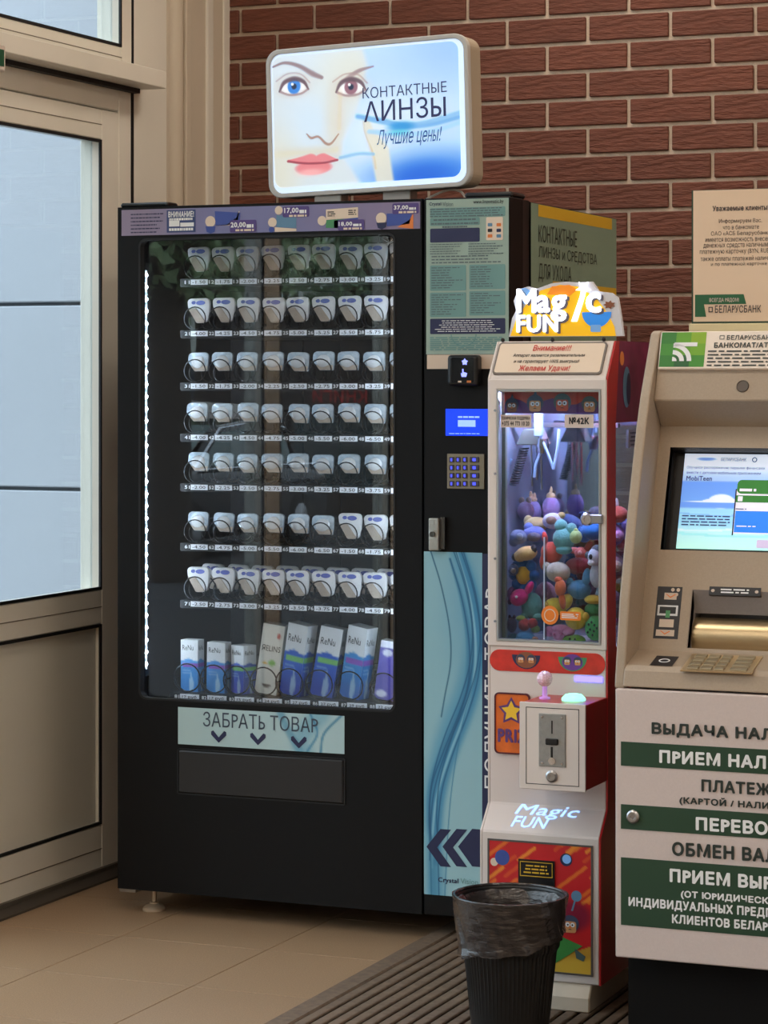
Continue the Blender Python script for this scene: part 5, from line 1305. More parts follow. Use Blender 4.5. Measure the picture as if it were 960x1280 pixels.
# ------------------------------------------------------------------ cash machine
AX0, AX1 = -1.56, -0.99
m_atm = mat('atm_beige', (164, 147, 128), .42, noise=(260, .05), bump=(700, .04))
m_atmd = mat('atm_grey', (138, 132, 132), .45, noise=(200, .05))
AM = thing('cash_machine', 'beige bank cash machine with a blue screen and green lettered door', 'cash machine', ((AX0 + AX1) / 2, 5.35, 0))
FA = FS(4.996, .764, 5.253, 1.481); FR = FA.off(.07)
prof = [(4.996, .752), (4.996, .764), (5.029, .936), (5.079, 1.096), (5.147, 1.284), (5.176, 1.348), (5.253, 1.481), (5.27, 1.487), (5.75, 1.487), (5.75, .752)]
for X in (AX0, AX1 - .022):
    MB(Frame((X, 0, 0), (0, 1, 0), (0, 0, 1), (1, 0, 0))).prism(prof, 0, .022).build('cheek', m_atm, AM, bevel=.004, seg=2)
ix0, ix1 = AX0 + .022, AX1 - .022
def yz(F, v): p = F.w(0, 0, v); return (p[1], p[2])
side = Frame((ix0, 0, 0), (0, 1, 0), (0, 0, 1), (1, 0, 0)); wi = ix1 - ix0
MB(side).prism([yz(FA, .611), yz(FA, .756), (5.27, 1.483), (5.75, 1.483), (5.75, 1.2), yz(FR, .576)], 0, wi).build('hood', m_atm, AM, bevel=.002)
# fascia with two openings
su0, su1 = FR.pix(832, 620)[0], ix1 - .055; sv1, sv0 = FR.pix(838, 559)[1], FR.pix(826, 687)[1]
cu0, cu1 = FR.pix(863, 772)[0], ix1 - .085; cv1, cv0 = FR.pix(866, 737)[1], FR.pix(861, 810)[1]
k = MB(FR)
k.box(ix0, ix1, 0, .02, sv1, .58); k.box(ix0, su0, 0, .02, sv0, sv1); k.box(su1, ix1, 0, .02, sv0, sv1)
k.box(ix0, ix1, 0, .02, cv1, sv0); k.box(ix0, cu0, 0, .02, cv0, cv1); k.box(cu1, ix1, 0, .02, cv0, cv1); k.box(ix0, ix1, 0, .02, .08, cv0)
k.build('fascia', m_atm, AM)
# screen
sc = MB(FR).box(su0, su1, .04, .045, sv0, sv1)
sc.box(su0 - .003, su0, .0005, .045, sv0, sv1).box(su1, su1 + .003, .0005, .045, sv0, sv1).box(su0, su1, .0005, .045, sv1, sv1 + .003).box(su0, su1, .0005, .045, sv0 - .003, sv0)
scr = sc.build('screen_bezel', mat('bezel_black', (24, 22, 22), .4), AM)
SF = FR.off(.036)
qa = SF.pix(856, 567); qb = SF.pix(845.5, 685.5); pu0 = (qa[0] + qb[0]) / 2
sb_ = (pu0, qb[1], su1 - .02, qa[1])
def ink_screen(S, T):
    c = np.zeros(S.shape + (3,)) + A(206, 218, 236)
    c = over(c, (150, 184, 236), sm(T, .10, .28)); c = over(c, (84, 138, 232), sm(T, .28, .30) * .9)
    c = over(c, (100, 156, 236), sm(T, .30, .55) * .8)
    c = over(c, (216, 228, 244), (ell(S, T, .22, .50, .07, .075, .1) + ell(S, T, .17, .505, .05, .03, .2) + ell(S, T, .28, .505, .05, .03, .2) + ell(S, T, .22, .51, .18, .016, .3)).clip(0, 1))
    c = over(c, (92, 144, 232), ((T > .515) & (T < .57)) * 1.0)
    c = over(c, (140, 200, 240), sm(T, .565, .58)); c = over(c, (170, 226, 236), sm(T, .7, .85)); c = over(c, (176, 236, 226), sm(T, .85, 1.0))
    c = over(c, (110, 170, 226), ((np.abs(T - (.63 + .02 * np.sin(S * 7))) < .008)) * .7); c = over(c, (130, 210, 220), ((np.abs(T - (.84 + .02 * np.sin(S * 5))) < .012)) * .6); c = over(c, (236, 246, 250), ((np.abs(T - (.78 + .03 * np.sin(S * 6 + 1))) < .01)) * .4)
    c = over(c, (100, 140, 210), ell(S, T, .12, .055, .05, .016, .3))
    c = over(c, (120, 160, 226), ell(S, T, .78, .26, .25, .05, .3))
    return c
sp_ = paint('screen', SF, sb_, 120, 90, ink_screen, printed('screen_light', .25, .75), AM, 0)
m_scr = mat('screen_navy', (40, 60, 110), .4, emit=.1)
def sbx(x0, y0, x1, y1): a = SF.pix(x0, y0); e = SF.pix(x1, y1); return (a[0], e[1], e[0], a[1])
def stx(x0, y0, x1, y1, s, b=0., m=None, pre=None): txt(SF, sbx(x0, y0, x1, y1), s, m or m_scr, sp_, b, -.0016, prefix=pre)
stx(902, 572.5, 933, 577, 'БЕЛАРУСБАНК', .01); stx(858.5, 595, 890, 601.5, 'MobiTeen', .02)
stx(859, 582.5, 956, 588, 'Обучайся распоряжению первыми финансами'); stx(859, 589, 951, 594.5, 'вместе с детским мобильным приложением')
smallprint(SF, sbx(853, 643, 913, 659), 4, m_scr, sp_, .4, 3, -.0016, .1, wd=.1)
u, v = SF.pix(943.5, 575); MB(SF).ring(circ(u, v, .0055, n=16), circ(u, v, .0038, n=16), -.002, -.0012).build('logo_ring', m_scr, sp_)
u0, v1 = SF.pix(922, 600); v0 = SF.pix(917, 667)[1]; u0 = (u0 + SF.pix(917, 667)[0]) / 2; pw_ = .085; ph = v1 - v0
def emi(n, c): return mat(n, c, .35, emit=.7)
MB(SF).rect((u0 - .003, v0 - .004, u0, v1 - .02), -.0008).build('phone_edge', m_ink, sp_)
MB(SF).rect((u0, v0, u0 + pw_, v1 - .006), -.0012).build('phone_page', emi('phone_white', (222, 220, 236)), sp_)
MB(SF).poly(rrect(u0, u0 + pw_, v1 - ph * .26, v1, .01, 4), -.0016).build('phone_top', emi('phone_green', (36, 112, 40)), sp_)
MB(SF).rect((u0, v1 - ph * .42, u0 + pw_, v1 - ph * .29), -.0016).build('phone_row', MATS['phone_green'], sp_)
MB(SF).rect((u0 + .004, v1 - ph * .40, u0 + .014, v1 - ph * .31), -.002).build('phone_icon', MATS['phone_white'], sp_)
MB(SF).rect((u0 + .001, v0 + ph * .02, u0 + pw_ - .004, v0 + ph * .42), -.0018).build('bank_card', emi('card_blue', (24, 122, 232)), sp_)
smallprint(SF, (u0 + .006, v1 - ph * .23, u0 + .05, v1 - ph * .15), 1, MATS['phone_white'], sp_, .6, 2, -.002, .2, wd=.3); smallprint(SF, (u0 + .006, v0 + ph * .12, u0 + .06, v0 + ph * .15), 1, MATS['phone_white'], sp_, .6, 2, -.0022, .2, wd=.2); smallprint(SF, (u0 + .001, v0 + ph * .44, u0 + .03, v0 + ph * .47), 1, m_scr, sp_, .6, 2, -.0022, .2, wd=.3)
u, v = SF.pix(946, 681); MB(SF).poly(rrect(u - .0005, u + .07, v - .008, v + .010, .003, 3), -.0024).build('screen_button', emi('button_lilac', (196, 182, 216)), sp_)
stx(947, 675.5, 960, 683, 'Cash', .03, m_ink, 'Cas')
# header plate
qh = (FA.pix(826, 440)[0], FA.pix(824, 463)[1], ix1 - .004, FA.pix(830, 416.5)[1])
hp_ = MB(FA).slab(qh, -.010, .001).build('header_plate', mat('header_cream', (232, 218, 204), .4, emit=.06), AM, bevel=.0015)
HP = FA.off(-.0105)
gw = HP.pix(880, 440)[0] - qh[0]
m_g = [mat('bank_green%d' % i, c, .45) for i, c in enumerate(((46, 122, 44), (96, 160, 40), (136, 176, 36), (28, 92, 44), (62, 140, 46), (112, 168, 38)))]
for i in range(3):
    for j in range(3):
        MB(HP).rect((qh[0] + .002 + gw * i / 3, qh[1] + .004 + (qh[3] - qh[1] - .006) * j / 3, qh[0] + .002 + gw * (i + 1) / 3, qh[1] + .004 + (qh[3] - qh[1] - .006) * (j + 1) / 3), 0).build('green_square', m_g[(0, 3, 4, 4, 1, 5, 0, 1, 2)[(i + j * 3) % 9]] if True else None, hp_)
u, v = HP.pix(840, 451.5); s_ = .0105
k = MB(HP)
for r0, r1 in ((.0, .010), (.016, .026), (.032, .042)):
    n = 10; A0 = [(u + r1 * math.cos(math.radians(a * 9)), v + r1 * .95 * math.sin(math.radians(a * 9))) for a in range(11)]
    A1 = [(u + r0 * math.cos(math.radians(a * 9)), v + r0 * .95 * math.sin(math.radians(a * 9))) for a in range(10, -1, -1)]
    k.poly(A0 + (A1 if r0 else [(u, v)]), -.0008)
k.rect((u + .002, v + .033, u + .052, v + .042), -.0008)
k.build('emblem', m_inkw, hp_)
m_gtx = mat('bank_ink', (52, 58, 56), .5)
def hx(x0, yt, yb, x1, s, b, pre=None): a = HP.pix(x0, yt); e = HP.pix(x0, yb); z = HP.pix(x1, (yt + yb) / 2); txt(HP, (a[0], e[1], z[0], a[1]), s, m_gtx, hp_, b, -.001, prefix=pre)
hx(909, 419.5, 425, 951, 'БЕЛАРУСБАНК', .02, 'БЕЛАРУСБ'); hx(893, 428.8, 435, 945, 'БАНКОМАТ/АТМ', .035, 'БАНКОМАТ')
a = HP.pix(902, 422); MB(HP).ring([(a[0] - .004, a[1] - .004), (a[0] + .006, a[1] - .004), (a[0] + .006, a[1] + .005), (a[0] - .004, a[1] + .005)], [(a[0] - .003, a[1] - .003), (a[0] + .005, a[1] - .003), (a[0] + .005, a[1] + .004), (a[0] - .003, a[1] + .004)], -.0012, -.0006).build('logo_box', m_gtx, hp_)
smallprint(HP, (HP.pix(885, 440)[0], HP.pix(885, 459)[1], HP.pix(975, 440)[0], HP.pix(885, 437)[1]), 5, m_gtx, hp_, .42, 9, -.001, .2, wd=.11)
u, v = FA.pix(928.5, 483); MB(FA).lathe([(.0135, -.001), (.0125, -.003), (.0125, .002)], (u, 0, v), 'y', 22).build('camera_window', mat('camera_dark', (92, 84, 78), .3), AM)
# icon strip
q = (FR.pix(819.5, 765)[0], FR.pix(818, 798)[1], FR.pix(850.5, 765)[0], FR.pix(823, 733)[1])
o = MB(FR).rect(q, -.0008).build('icon_strip', mat('strip_black', (30, 30, 36), .4), AM)
wq, hq = q[2] - q[0], q[3] - q[1]
m_note = mat('note_print', (206, 190, 176), .5)
for f0, f1, t0_, t1_, mm in ((.30, .80, .12, .25, m_note), (.08, .9, .36, .56, m_steel), (.16, .82, .39, .52, m_rail), (.42, .60, .46, .60, m_green), (.2, .78, .63, .78, m_note), (.1, .84, .83, .95, m_note)):
    MB(FR).rect((q[0] + wq * f0, q[3] - hq * t1_, q[0] + wq * f1, q[3] - hq * t0_), -.0013 - f0 * .001).build('icon', mm, o)
for f, t in ((.62, .06), (.84, .06), (.78, .15)): MB(FR).poly(circ(q[0] + wq * f, q[3] - hq * t, .004, n=10), -.0016).build('icon', m_note, o)
for f, t in ((.55, .185), (.46, .89)): MB(FR).poly([(q[0] + wq * (f - .2), q[3] - hq * (t - .04)), (q[0] + wq * (f - .15), q[3] - hq * (t - .04)), (q[0] + wq * f, q[3] - hq * (t + .01)), (q[0] + wq * (f + .18), q[3] - hq * (t - .04)), (q[0] + wq * (f + .22), q[3] - hq * (t - .03)), (q[0] + wq * f, q[3] - hq * (t + .035))], -.0022).build('icon', m_orange, o)
# cash slot
cs = MB(FR); m_slot = m_atmd
cs.add([(cu0, .0, cv1), (cu1, .0, cv1), (cu1, .03, cv1 - (cv1 - cv0) * .34), (cu0, .03, cv1 - (cv1 - cv0) * .34)], [(0, 1, 2, 3)])
cs.box(cu0, cu1, .075, .08, cv0, cv1).box(cu0 - .002, cu0, 0, .08, cv0, cv1).box(cu1, cu1 + .002, 0, .08, cv0, cv1)
so = cs.build('cash_slot', m_slot, AM)
Rr = (cv1 - cv0) * .40
k = MB(FR); n = 14; vs = []; fs = []
for i in range(n + 1):
    a = math.radians(100 - 200 * i / n); dd, vv = .052 - .034 * math.cos(a), cv0 + Rr * .78 + Rr * .80 * math.sin(a)
    vs += [(cu0, dd, vv), (cu1, dd, vv)]
for i in range(n): fs.append((2 * i, 2 * i + 1, 2 * i + 3, 2 * i + 2))
k.add(vs, fs); k.build('roller_shutter', mat('shutter_brass', (196, 176, 140), .28, .9, bump=(160, .05, (1, 9, 9))), so, smooth=True)
e = FR.off(.008); q = (e.pix(888, 740)[0], e.pix(888, 745)[1], e.pix(952, 744)[0], e.pix(888, 734.5)[1])
o = MB(e).slab(q, -.010, 0).build('slot_label', MATS['strip_black'], AM); e2 = e.off(-.0102)
smallprint(e2, (q[0] + .02, q[1] + .003, q[2] - .02, q[3] - .003), 2, m_inkw, o, .5, 5, -.0008, .2, True, .2)
for s in (q[0] + .008, q[2] - .008): MB(e2).poly(circ(s, (q[1] + q[3]) / 2, .004, .0035, 8), -.0008).build('icon', m_note, o)
# shelf and lip
bk = yz(FR, .088)
MB(Frame((AX0 + .019, 0, 0), (0, 1, 0), (0, 0, 1), (1, 0, 0))).prism([(4.990, .757), (4.999, .789), (5.008, .8005), (bk[0] + .01, bk[1] + .002), (5.3, bk[1]), (5.3, .757)], 0, AX1 - AX0 - .038).build('shelf', m_atm, AM, bevel=.003, seg=2)
SH = FS(5.008, .8005, bk[0] + .01, bk[1] + .002)
def shx(x0, y0, x1, y1): a = SH.pix(x0, y0); e = SH.pix(x1, y1); return (a[0], e[1], e[0], a[1])
q = (SH.pix(815, 828)[0], SH.pix(815, 832)[1], SH.pix(844, 828)[0], SH.pix(820, 820)[1])
o = MB(SH).rect(q, -.001).build('shelf_sticker', MATS['strip_black'], AM); u, v = (q[0] + q[2]) / 2, (q[1] + q[3]) / 2
MB(SH).ring(circ(u, v, .012, .010, 18), circ(u, v, .009, .0075, 18), -.0018, -.0012).build('sticker_print', m_inkw, o)
q = (SH.pix(858, 828)[0], SH.pix(853, 838.5)[1], SH.pix(948, 830)[0], SH.pix(863, 818)[1])
o = MB(SH).slab(q, -.002, .001).build('pin_pad', mat('pad_brass', (206, 184, 148), .35, .7), AM)
wq, hq = q[2] - q[0], q[3] - q[1]
for j in range(4):
    for f0, f1 in ((.08, .24), (.27, .43), (.46, .60), (.68, .92)):
        MB(SH).slab((q[0] + wq * f0, q[1] + hq * (.06 + j * .235), q[0] + wq * f1, q[1] + hq * (.22 + j * .235)), -.005, -.001).build('key', mat('pad_key', (160, 148, 124), .5, .6), o, bevel=.001)
# door panel with the green lettering
DF = FY(4.985)
dx0 = DF.pix(769, 1000)[0]; dz1 = .753; dz0 = DF.pix(769, 1196)[1]
dp = MB(DF).slab((dx0, dz0, AX1 - .002, dz1), 0, .03).build('service_door', mat('atm_white', (208, 194, 190), .42, noise=(300, .03)), AM, bevel=.003, seg=2)
MB().box(AX0 + .03, AX1 - .03, 5.016, 5.74, .2, .80).build('safe_body', mat('safe_grey', (40, 37, 36), .6), AM)
MB().box(AX0 + .01, AX1 - .02, 5.06, 5.72, .0142, .2).build('base', mat('base_black', (12, 11, 11), .7, spec=.2), AM)
m_dg = mat('bank_dark_green', (34, 66, 46), .45)
bu0 = DF.pix(776.3, 1000)[0]; bu1 = dx0 + (AX1 - .002) - bu0
for a, e in ((926.7, 956.8), (1005, 1035.7), (1071.3, 1155.7)):
    MB(DF).rect((bu0, DF.pix(776.3, e)[1], bu1, DF.pix(776.3, a)[1]), -.001).build('green_band', m_dg, dp)
m_dtx = mat('door_ink', (40, 50, 46), .5)
for x0, yt, yb, x1, s, pre, m in ((814.8, 903.3, 917.2, 910.8, 'ВЫДАЧА НАЛИЧНЫХ', 'ВЫДАЧА', m_dtx), (824.4, 938, 953.3, 900.7, 'ПРИЕМ НАЛИЧНЫХ', 'ПРИЕМ', m_inkw), (877, 974.7, 989.2, 944, 'ПЛАТЕЖИ', 'ПЛАТЕ', m_dtx),
        (849.5, 996.2, 1004, 908.2, '(КАРТОЙ / НАЛИЧНЫМИ)', '(КАРТОЙ', m_dtx), (870, 1021.8, 1037.6, 942, 'ПЕРЕВОДЫ', 'ПЕРЕВ', m_inkw), (840.3, 1052.8, 1069, 918, 'ОБМЕН ВАЛЮТ', 'ОБМЕН', m_dtx),
        (837.4, 1086.3, 1102.2, 913, 'ПРИЕМ ВЫРУЧКИ', 'ПРИЕМ', m_inkw), (851.3, 1113.2, 1121.2, 872.7, '(ОТ ЮРИДИЧЕСКИХ ЛИЦ,', '(ОТ', m_inkw), (786, 1121.3, 1132, 916.6, 'ИНДИВИДУАЛЬНЫХ ПРЕДПРИНИМАТЕЛЕЙ,', 'ИНДИВИДУАЛЬНЫХ', m_inkw),
        (840.3, 1143, 1153.6, 912.6, 'КЛИЕНТОВ БЕЛАРУСБАНКА)', 'КЛИЕНТОВ', m_inkw)):
    a = DF.pix(x0, yt); e = DF.pix(x0, yb); z = DF.pix(x1, (yt + yb) / 2)
    txt(DF, (a[0], e[1], z[0], a[1]), s, m, dp, .042, -.002, prefix=pre)
u, v = DF.pix(792, 1020.5); MB(DF).lathe([(.0135, 0), (.0135, -.006), (.010, -.009), (.006, -.009), (.004, -.006)], (u, 0, v), 'y', 22).build('door_lock', m_steel, dp)

# ------------------------------------------------------------------ notice holder on the cash machine
NF_ = FY(5.62); NBz = 1.4868
a = NF_.pix(864.5, 238); n0 = a[0]; n1 = n0 + .226; nz1 = a[1]; nz0 = NF_.pix(864.5, 405.5)[1]
NB = thing('notice_holder', 'cream bank notice in a green edged holder standing on the cash machine', 'notice', ((n0 + n1) / 2, 5.63, NBz))
MB(NF_).slab((n0, nz0, n1, nz1), 0, .006).build('board', mat('board_green', (34, 62, 46), .45), NB)
MB(NF_).rect((n0 + .004, nz0 + .006, n1 - .004, nz1 - .001), -.0008).build('notice_sheet', mat('notice_paper', (226, 200, 172), .6), NB)
MB().box(n0 - .004, n1 + .004, 5.61, 5.66, NBz, nz0 + .0015).build('holder_base', mat('base_cream', (226, 212, 168), .4), NB, bevel=.002)
nt = mat('notice_ink', (62, 56, 60), .6)
def nx(x0, y0, x1, y1, s, b=0., pre=None): q = NF_.box(x0, y0, x1, y1); txt(NF_, q, s, nt, NB, b, -.0016, prefix=pre)
for x0, y0, x1, y1, s, b, pre in ((891, 257.5, 959, 262.5, 'Уважаемые клиенты!', .03, 'Уважаемые клиенты'), (899, 274, 952.5, 279, 'Информируем Вас,', 0, None), (904, 281.5, 949, 286, 'что в банкомате', 0, None), (889, 289.5, 960, 294.5, 'ОАО «АСБ Беларусбанк»', 0, 'ОАО «АСБ Беларусбанк'), (882, 298, 942, 301.5, 'имеется возможность внесения', 0, 'имеется возможность'), (879.5, 305, 960, 310, 'денежных средств наличными на', 0, 'денежных средств наличным'), (875, 313, 933, 318, 'платежную карточку (BYN, RUB),', 0, 'платежную карточку'), (876, 320.5, 960, 325, 'также оплаты платежей наличными', 0, 'также оплаты платежей налич'), (889, 328, 959, 332.5, 'и по платежной карточке', 0, None)):
    nx(x0, y0, x1, y1, s, b, pre)
q = NF_.box(869, 368.5, 933, 395.5)
MB(NF_).poly([(q[0], q[1]), (q[0] + .026, q[1]), (q[0] + .021, q[1] + .028), (q[2], q[1] + .028), (q[2] - .006, q[3]), (q[0], q[3])], -.0014).build('green_tab', mat('tab_green', (36, 96, 60), .5), NB)
q2 = NF_.box(887, 373, 924, 377); txt(NF_, q2, 'ВСЕГДА РЯДОМ!', m_note, NB, .02, -.002)
txt(NF_, NF_.box(894, 382.5, 951.5, 390.5), 'БЕЛАРУСБАНК', nt, NB, .012, -.0018)
a = NF_.pix(888.5, 387); MB(NF_).ring([(a[0] - .005, a[1] - .006), (a[0] + .005, a[1] - .006), (a[0] + .005, a[1] + .006), (a[0] - .005, a[1] + .006)], [(a[0] - .003, a[1] - .004), (a[0] + .003, a[1] - .004), (a[0] + .003, a[1] + .004), (a[0] - .003, a[1] + .004)], -.002, -.0014).build('logo_box', nt, NB)

# ------------------------------------------------------------------ waste bin with a black liner
BX, BYc, BH = -1.800, 5.035, .302
BN = thing('waste_bin', 'black ribbed plastic waste bin with a crumpled black liner bag', 'waste bin', (BX, BYc, 0))
n = 192; prof = [(.076, .0138), (.080, .016), (.0835, .05), (.0905, .13), (.097, .19), (.098, .192), (.1025, .20), (.108, .26), (.111, BH - .004), (.113, BH)]
vs, fs = [], []
def rib_(r, z, a): return r * (1 + (.012 if .055 < z < .285 else 0) * (1 if math.sin(a * 64) > 0 else -1))
for r, z in prof:
    for i in range(n):
        a = 2 * math.pi * i / n; rr = rib_(r, z, a); vs.append((BX + rr * math.cos(a), BYc + rr * math.sin(a), z))
for j in range(len(prof) - 1):
    for i in range(n): fs.append((j * n + i, j * n + (i + 1) % n, (j + 1) * n + (i + 1) % n, (j + 1) * n + i))
fs.append(tuple(range(n - 1, -1, -1)))
k = MB(); k.add(vs, fs); k.build('bin_body', mat('bin_black', (17, 16, 16), .4), BN)
m_bag = mat('liner_film', (50, 45, 44), .2, bump=(26, .5, (1, 1, 2.6)), spec=.7)
n = 160; vs = []; fs = []
def hem(a): return .200 + .022 * math.cos(a - .35) + .004 * math.sin(3 * a + 1) + .002 * math.sin(9 * a)
R_ = random.Random(3); ph = [R_.uniform(0, 6.28) for _ in range(12)]
def wr(a, s):      # creases
    return sum(math.sin(a * f + ph[i] + s * (2 + i)) * w for i, (f, w) in enumerate(((5, .0012), (9, .0010), (14, .0009), (23, .0007), (37, .0005))))
lev = []
for s in np.linspace(0, 1, 14): lev.append(('o', s))
for s in np.linspace(0, 1, 12)[1:]: lev.append(('i', s))
for kind, s in lev:
    for i in range(n):
        a = 2 * math.pi * i / n
        if kind == 'o':
            z = hem(a) + (BH + .004 - hem(a)) * s; r = .0935 + (.117 - .0935) * ((z - .13) / (BH - .13)) + .0045 + wr(a, s * 2) * (1.6 - s) + (.003 if s < .08 else 0)
        else:
            z = BH + .004 - .20 * s; r = .112 - .044 * s + wr(a + 1, s * 3) * (1 + 1.6 * s) - .004 * (s > 0)
        vs.append((BX + r * math.cos(a), BYc + r * math.sin(a), z))
for j in range(len(lev) - 1):
    for i in range(n): fs.append((j * n + i, j * n + (i + 1) % n, (j + 1) * n + (i + 1) % n, (j + 1) * n + i))
fs.append(tuple(range((len(lev) - 1) * n, len(lev) * n)))
k = MB(); k.add(vs, fs); k.build('liner_bag', m_bag, BN, smooth=True)
k = MB(); k.tube([(BX + .1175 * math.cos(2 * math.pi * i / 48), BYc + .1175 * math.sin(2 * math.pi * i / 48), BH + .002) for i in range(48)], .0035, 6, closed=True); k.build('liner_fold', m_bag, BN, smooth=True)
# ------------------------------------------------------------------ the street outside (seen mirrored in the machine's glass)
GZ = -0.5
g = MB().box(-70, -3.75, -80, 12, GZ - .2, GZ).build('ground', mat('asphalt', (58, 58, 60), .9, noise=(3, .15))); tag(g, 'grey asphalt street outside the shopfront', 'ground', kind='structure')
st = thing('entrance_steps', 'grey stone landing and step outside the glazed door', 'steps', (-4.3, 3.5, GZ))
MB().box(-4.7, -3.62, -2.0, 7.3, GZ, -.03).build('landing', mat('step_stone', (104, 102, 100), .8, noise=(30, .08)), st, bevel=.01)
MB().box(-5.05, -4.7, -2.0, 7.3, GZ, -.26).build('step', MATS['step_stone'], st, bevel=.01)
MV = 2 * (VY + .0245)
def mir(px, d): r = ray(px, HORIZ); return r[0] * d, MV - r[1] * d          # where a mirrored pixel stands at path length d
def facade(name, label, x0, x1, y, z1, wallc, nx, nz, seed):
    t = thing(name, label, 'building', ((x0 + x1) / 2, y, GZ))
    MB().box(x0, x1, y - 6, y, GZ, z1).build('wall', mat(name + '_wall', wallc, .8, noise=(.6, .08)), t)
    mw = mat('dark_window', (52, 62, 68), .2); mf = mat('window_white', (196, 196, 190), .6)
    fw = (x1 - x0) / nx
    for i in range(nx):
        for j in range(nz):
            cx = x0 + fw * (i + .5); z0 = GZ + 1.1 + j * 2.9
            wdw = MB().box(cx - .8, cx + .8, y - .05, y + .05, z0, z0 + 1.5).build('window', mf, t)
            for s in (-1, 1): MB().box(cx + s * .38 - .34, cx + s * .38 + .34, y + .04, y + .06, z0 + .08, z0 + 1.42).build('pane', mw, wdw)
    MB().box(x0 - .3, x1 + .3, y - 6.2, y + .3, z1, z1 + .3).build('roof', mat('roof_grey', (110, 108, 106), .8), t)
facade('apartment_block', 'pale apartment block across the street, mirrored in the vending glass', -56, -12, -56, 12, (200, 204, 194), 9, 4, 1)
# kiosk with red lettering
kx, ky = mir(425, 36)
kk = thing('kiosk', 'dark street kiosk with red lettering, mirrored in the vending glass', 'kiosk', (kx, ky, GZ))
MB().box(kx - 2.2, kx + 2.2, ky - 2, ky, GZ, 2.3).build('kiosk_wall', mat('kiosk_brown', (54, 46, 44), .6), kk, bevel=.02)
MB().box(kx - 2.4, kx + 2.4, ky - 2.2, ky + .3, 2.3, 2.45).build('kiosk_roof', mat('kiosk_roof', (70, 66, 64), .6), kk)
KFm = Frame((0, ky, 0), (-1, 0, 0), (0, 0, 1), (0, -1, 0))
txt(KFm, (-kx - .42, 1.07, -kx + .42, 1.24), 'КНИГИ', mat('kiosk_red', (190, 40, 36), .5), kk, .03, -.01)
MB().box(kx - .7, kx + .7, ky, ky + .012, -.2, .85).build('kiosk_window', mat('kiosk_glass', (70, 82, 84), .2), kk)
# parked car
cx_, cy2 = mir(222, 28)
car = thing('parked_car', 'dark parked car with a chrome window line, mirrored in the vending glass', 'car', (cx_, cy2, GZ))
m_car = mat('car_paint', (26, 28, 34), .2, .3, coat=.6); m_cg = mat('car_glass', (92, 112, 108), .1); m_tyre = mat('tyre', (20, 20, 21), .8)
cf = Frame((cx_, cy2, GZ), (0, 1, 0), (0, 0, 1), (-1, 0, 0))      # u along the car
MB(cf).prism([(-2.15, .35), (-2.2, .55), (-2.1, .82), (-1.5, .92), (1.15, .95), (1.95, .82), (2.2, .66), (2.22, .35), (1.9, .22), (-1.9, .22)], -.86, .86).build('car_body', m_car, car, bevel=.06, seg=2)
cab = MB(cf).prism([(-1.7, .90), (-1.25, 1.36), (-.5, 1.46), (.45, 1.40), (1.2, .93)], -.72, .72).build('cabin', m_car, car, bevel=.04, seg=2)
for s in (-1, 1):
    MB(cf).poly([(-1.45, .96), (-1.15, 1.30), (-.45, 1.38), (-.42, .96)], s * .727).build('side_window', m_cg, car)
    MB(cf).poly([(-.34, .96), (-.37, 1.38), (.40, 1.33), (.95, .96)], s * .727).build('side_window', m_cg, car)
    MB(cf).tube([(-1.55, s * .735, .955), (-1.2, s * .735, 1.35), (-.45, s * .735, 1.43), (.45, s * .735, 1.37), (1.05, s * .735, .955)], .016, 6).build('chrome_line', m_chrome, car)
    MB(cf).tube([(-1.9, s * .875, .93), (-.3, s * .875, .95), (1.2, s * .875, .95)], .014, 6).build('chrome_line', m_chrome, car)
    for u in (-1.35, 1.35):
        wh = MB(cf).lathe([(.20, s * .68), (.31, s * .68), (.315, s * .86), (.21, s * .875)], (u, 0, .315), 'y', 22).build('wheel', m_tyre, car, smooth=True)
        MB(cf).lathe([(.19, s * .876), (.05, s * .886)], (u, 0, .315), 'y', 10).build('rim', m_steel, wh)
k = MB(cf); k.add([(.50, -.66, 1.385), (.50, .66, 1.385), (1.185, .66, .965), (1.185, -.66, .965)], [(0, 1, 2, 3)])
for i in range(len(k.v)): k.v[i] = (k.v[i][0], k.v[i][1] + .025, k.v[i][2] + .02)
k.build('windscreen', m_cg, car)
# slanted pale canopy behind the car
sx_, sy_ = mir(236, 33)
cn = thing('street_canopy', 'pale slanted canopy on posts behind the parked car', 'canopy', (sx_, sy_, GZ))
MB(Frame((sx_, sy_, 0), (1, 0, 0), (0, 0, 1), (0, 1, 0))).prism([(-1.0, 1.02), (1.0, .92), (1.0, 1.06), (-1.0, 1.18)], -.1, .0).build('fascia_board', mat('canopy_white', (196, 192, 184), .7), cn)
for i in range(4):
    k = MB(); a = -1.0 + .5 * i
    k.add([(sx_ + a, sy_, 1.06 - i * .03), (sx_ + a + .47, sy_, 1.03 - i * .03), (sx_ + a + .9, sy_ + 1.1, .5), (sx_ + a + .43, sy_ + 1.1, .5), (sx_ + a, sy_, 1.02 - i * .03), (sx_ + a + .47, sy_, .99 - i * .03), (sx_ + a + .9, sy_ + 1.1, .46), (sx_ + a + .43, sy_ + 1.1, .46)], [(0, 1, 2, 3), (4, 5, 6, 7), (0, 1, 5, 4), (2, 3, 7, 6), (0, 3, 7, 4), (1, 2, 6, 5)])
    k.build('roof_slat', mat('canopy_slat', (150, 140, 136), .7), cn)
for a in (-.9, .9): MB().box(sx_ + a - .05, sx_ + a + .05, sy_ - .1, sy_, GZ, 1.0).build('post', MATS['canopy_slat'], cn)
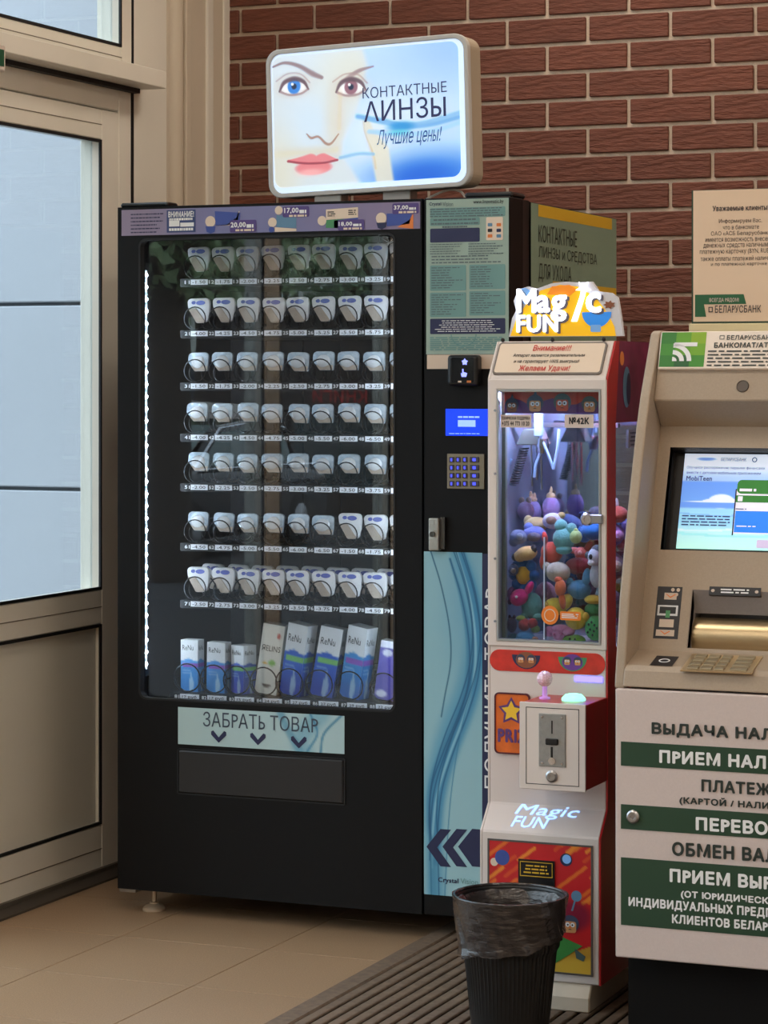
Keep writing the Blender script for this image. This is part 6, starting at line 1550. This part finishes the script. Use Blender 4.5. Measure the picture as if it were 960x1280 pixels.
# trees
m_bark = mat('bark', (62, 56, 50), .9, noise=(8, .2, (1, 1, .2))); 
def tree(px, d, h, r, n, seed, label, lc):
    x, y = mir(px, d); R = random.Random(seed)
    t = thing('street_tree', label, 'tree', (x, y, GZ), 'trees along the street outside')
    k = MB(); k.tube([(x, y, GZ), (x + .05, y, GZ + h * .35), (x - .1, y + .1, GZ + h * .6), (x, y, GZ + h * .85)], [.26, .2, .15, .06], 9)
    for b in range(5):
        a = R.uniform(0, 6.28); z = GZ + h * R.uniform(.4, .6); k.tube([(x, y, z), (x + math.cos(a) * r * .5, y + math.sin(a) * r * .5, z + h * .15), (x + math.cos(a) * r * .8, y + math.sin(a) * r * .8, z + h * .25)], [.09, .06, .03], 6)
    k.build('trunk', m_bark, t, smooth=True)
    vs, fs = [], []
    for i in range(n):
        a, b, q = R.uniform(0, 6.28), R.uniform(-1, 1), R.random() ** .4
        c = np.array([x + r * q * math.cos(a) * math.sqrt(1 - b * b), y + r * q * math.sin(a) * math.sqrt(1 - b * b), GZ + h * .72 + h * .33 * q * b])
        u = np.array([R.gauss(0, 1) for _ in range(3)]); u /= np.linalg.norm(u); w = np.cross(u, [R.gauss(0, 1) for _ in range(3)]); w /= np.linalg.norm(w)
        s = R.uniform(.08, .15); m = len(vs)
        vs += [tuple(c - u * s), tuple(c + w * s * .5), tuple(c + u * s), tuple(c - w * s * .5)]; fs.append((m, m + 1, m + 2, m + 3))
    k = MB(); k.add(vs, fs); o = k.build('foliage', mat('leaf_%d' % seed, lc, .6), t); o['kind'] = 'stuff'
tree(206, 24, 6.5, 2.0, 5000, 1, 'tall street tree with a dark trunk, mirrored beside the LED strip', (140, 160, 116))
tree(255, 47, 7.5, 2.6, 5000, 2, 'light green street tree behind the parked car', (176, 196, 150))
tree(330, 56, 8, 2.6, 5000, 3, 'dark green street tree beside the kiosk', (110, 136, 96))
tree(480, 64, 8, 2.8, 5000, 4, 'broad green street tree past the kiosk', (140, 166, 124))
flush_text()
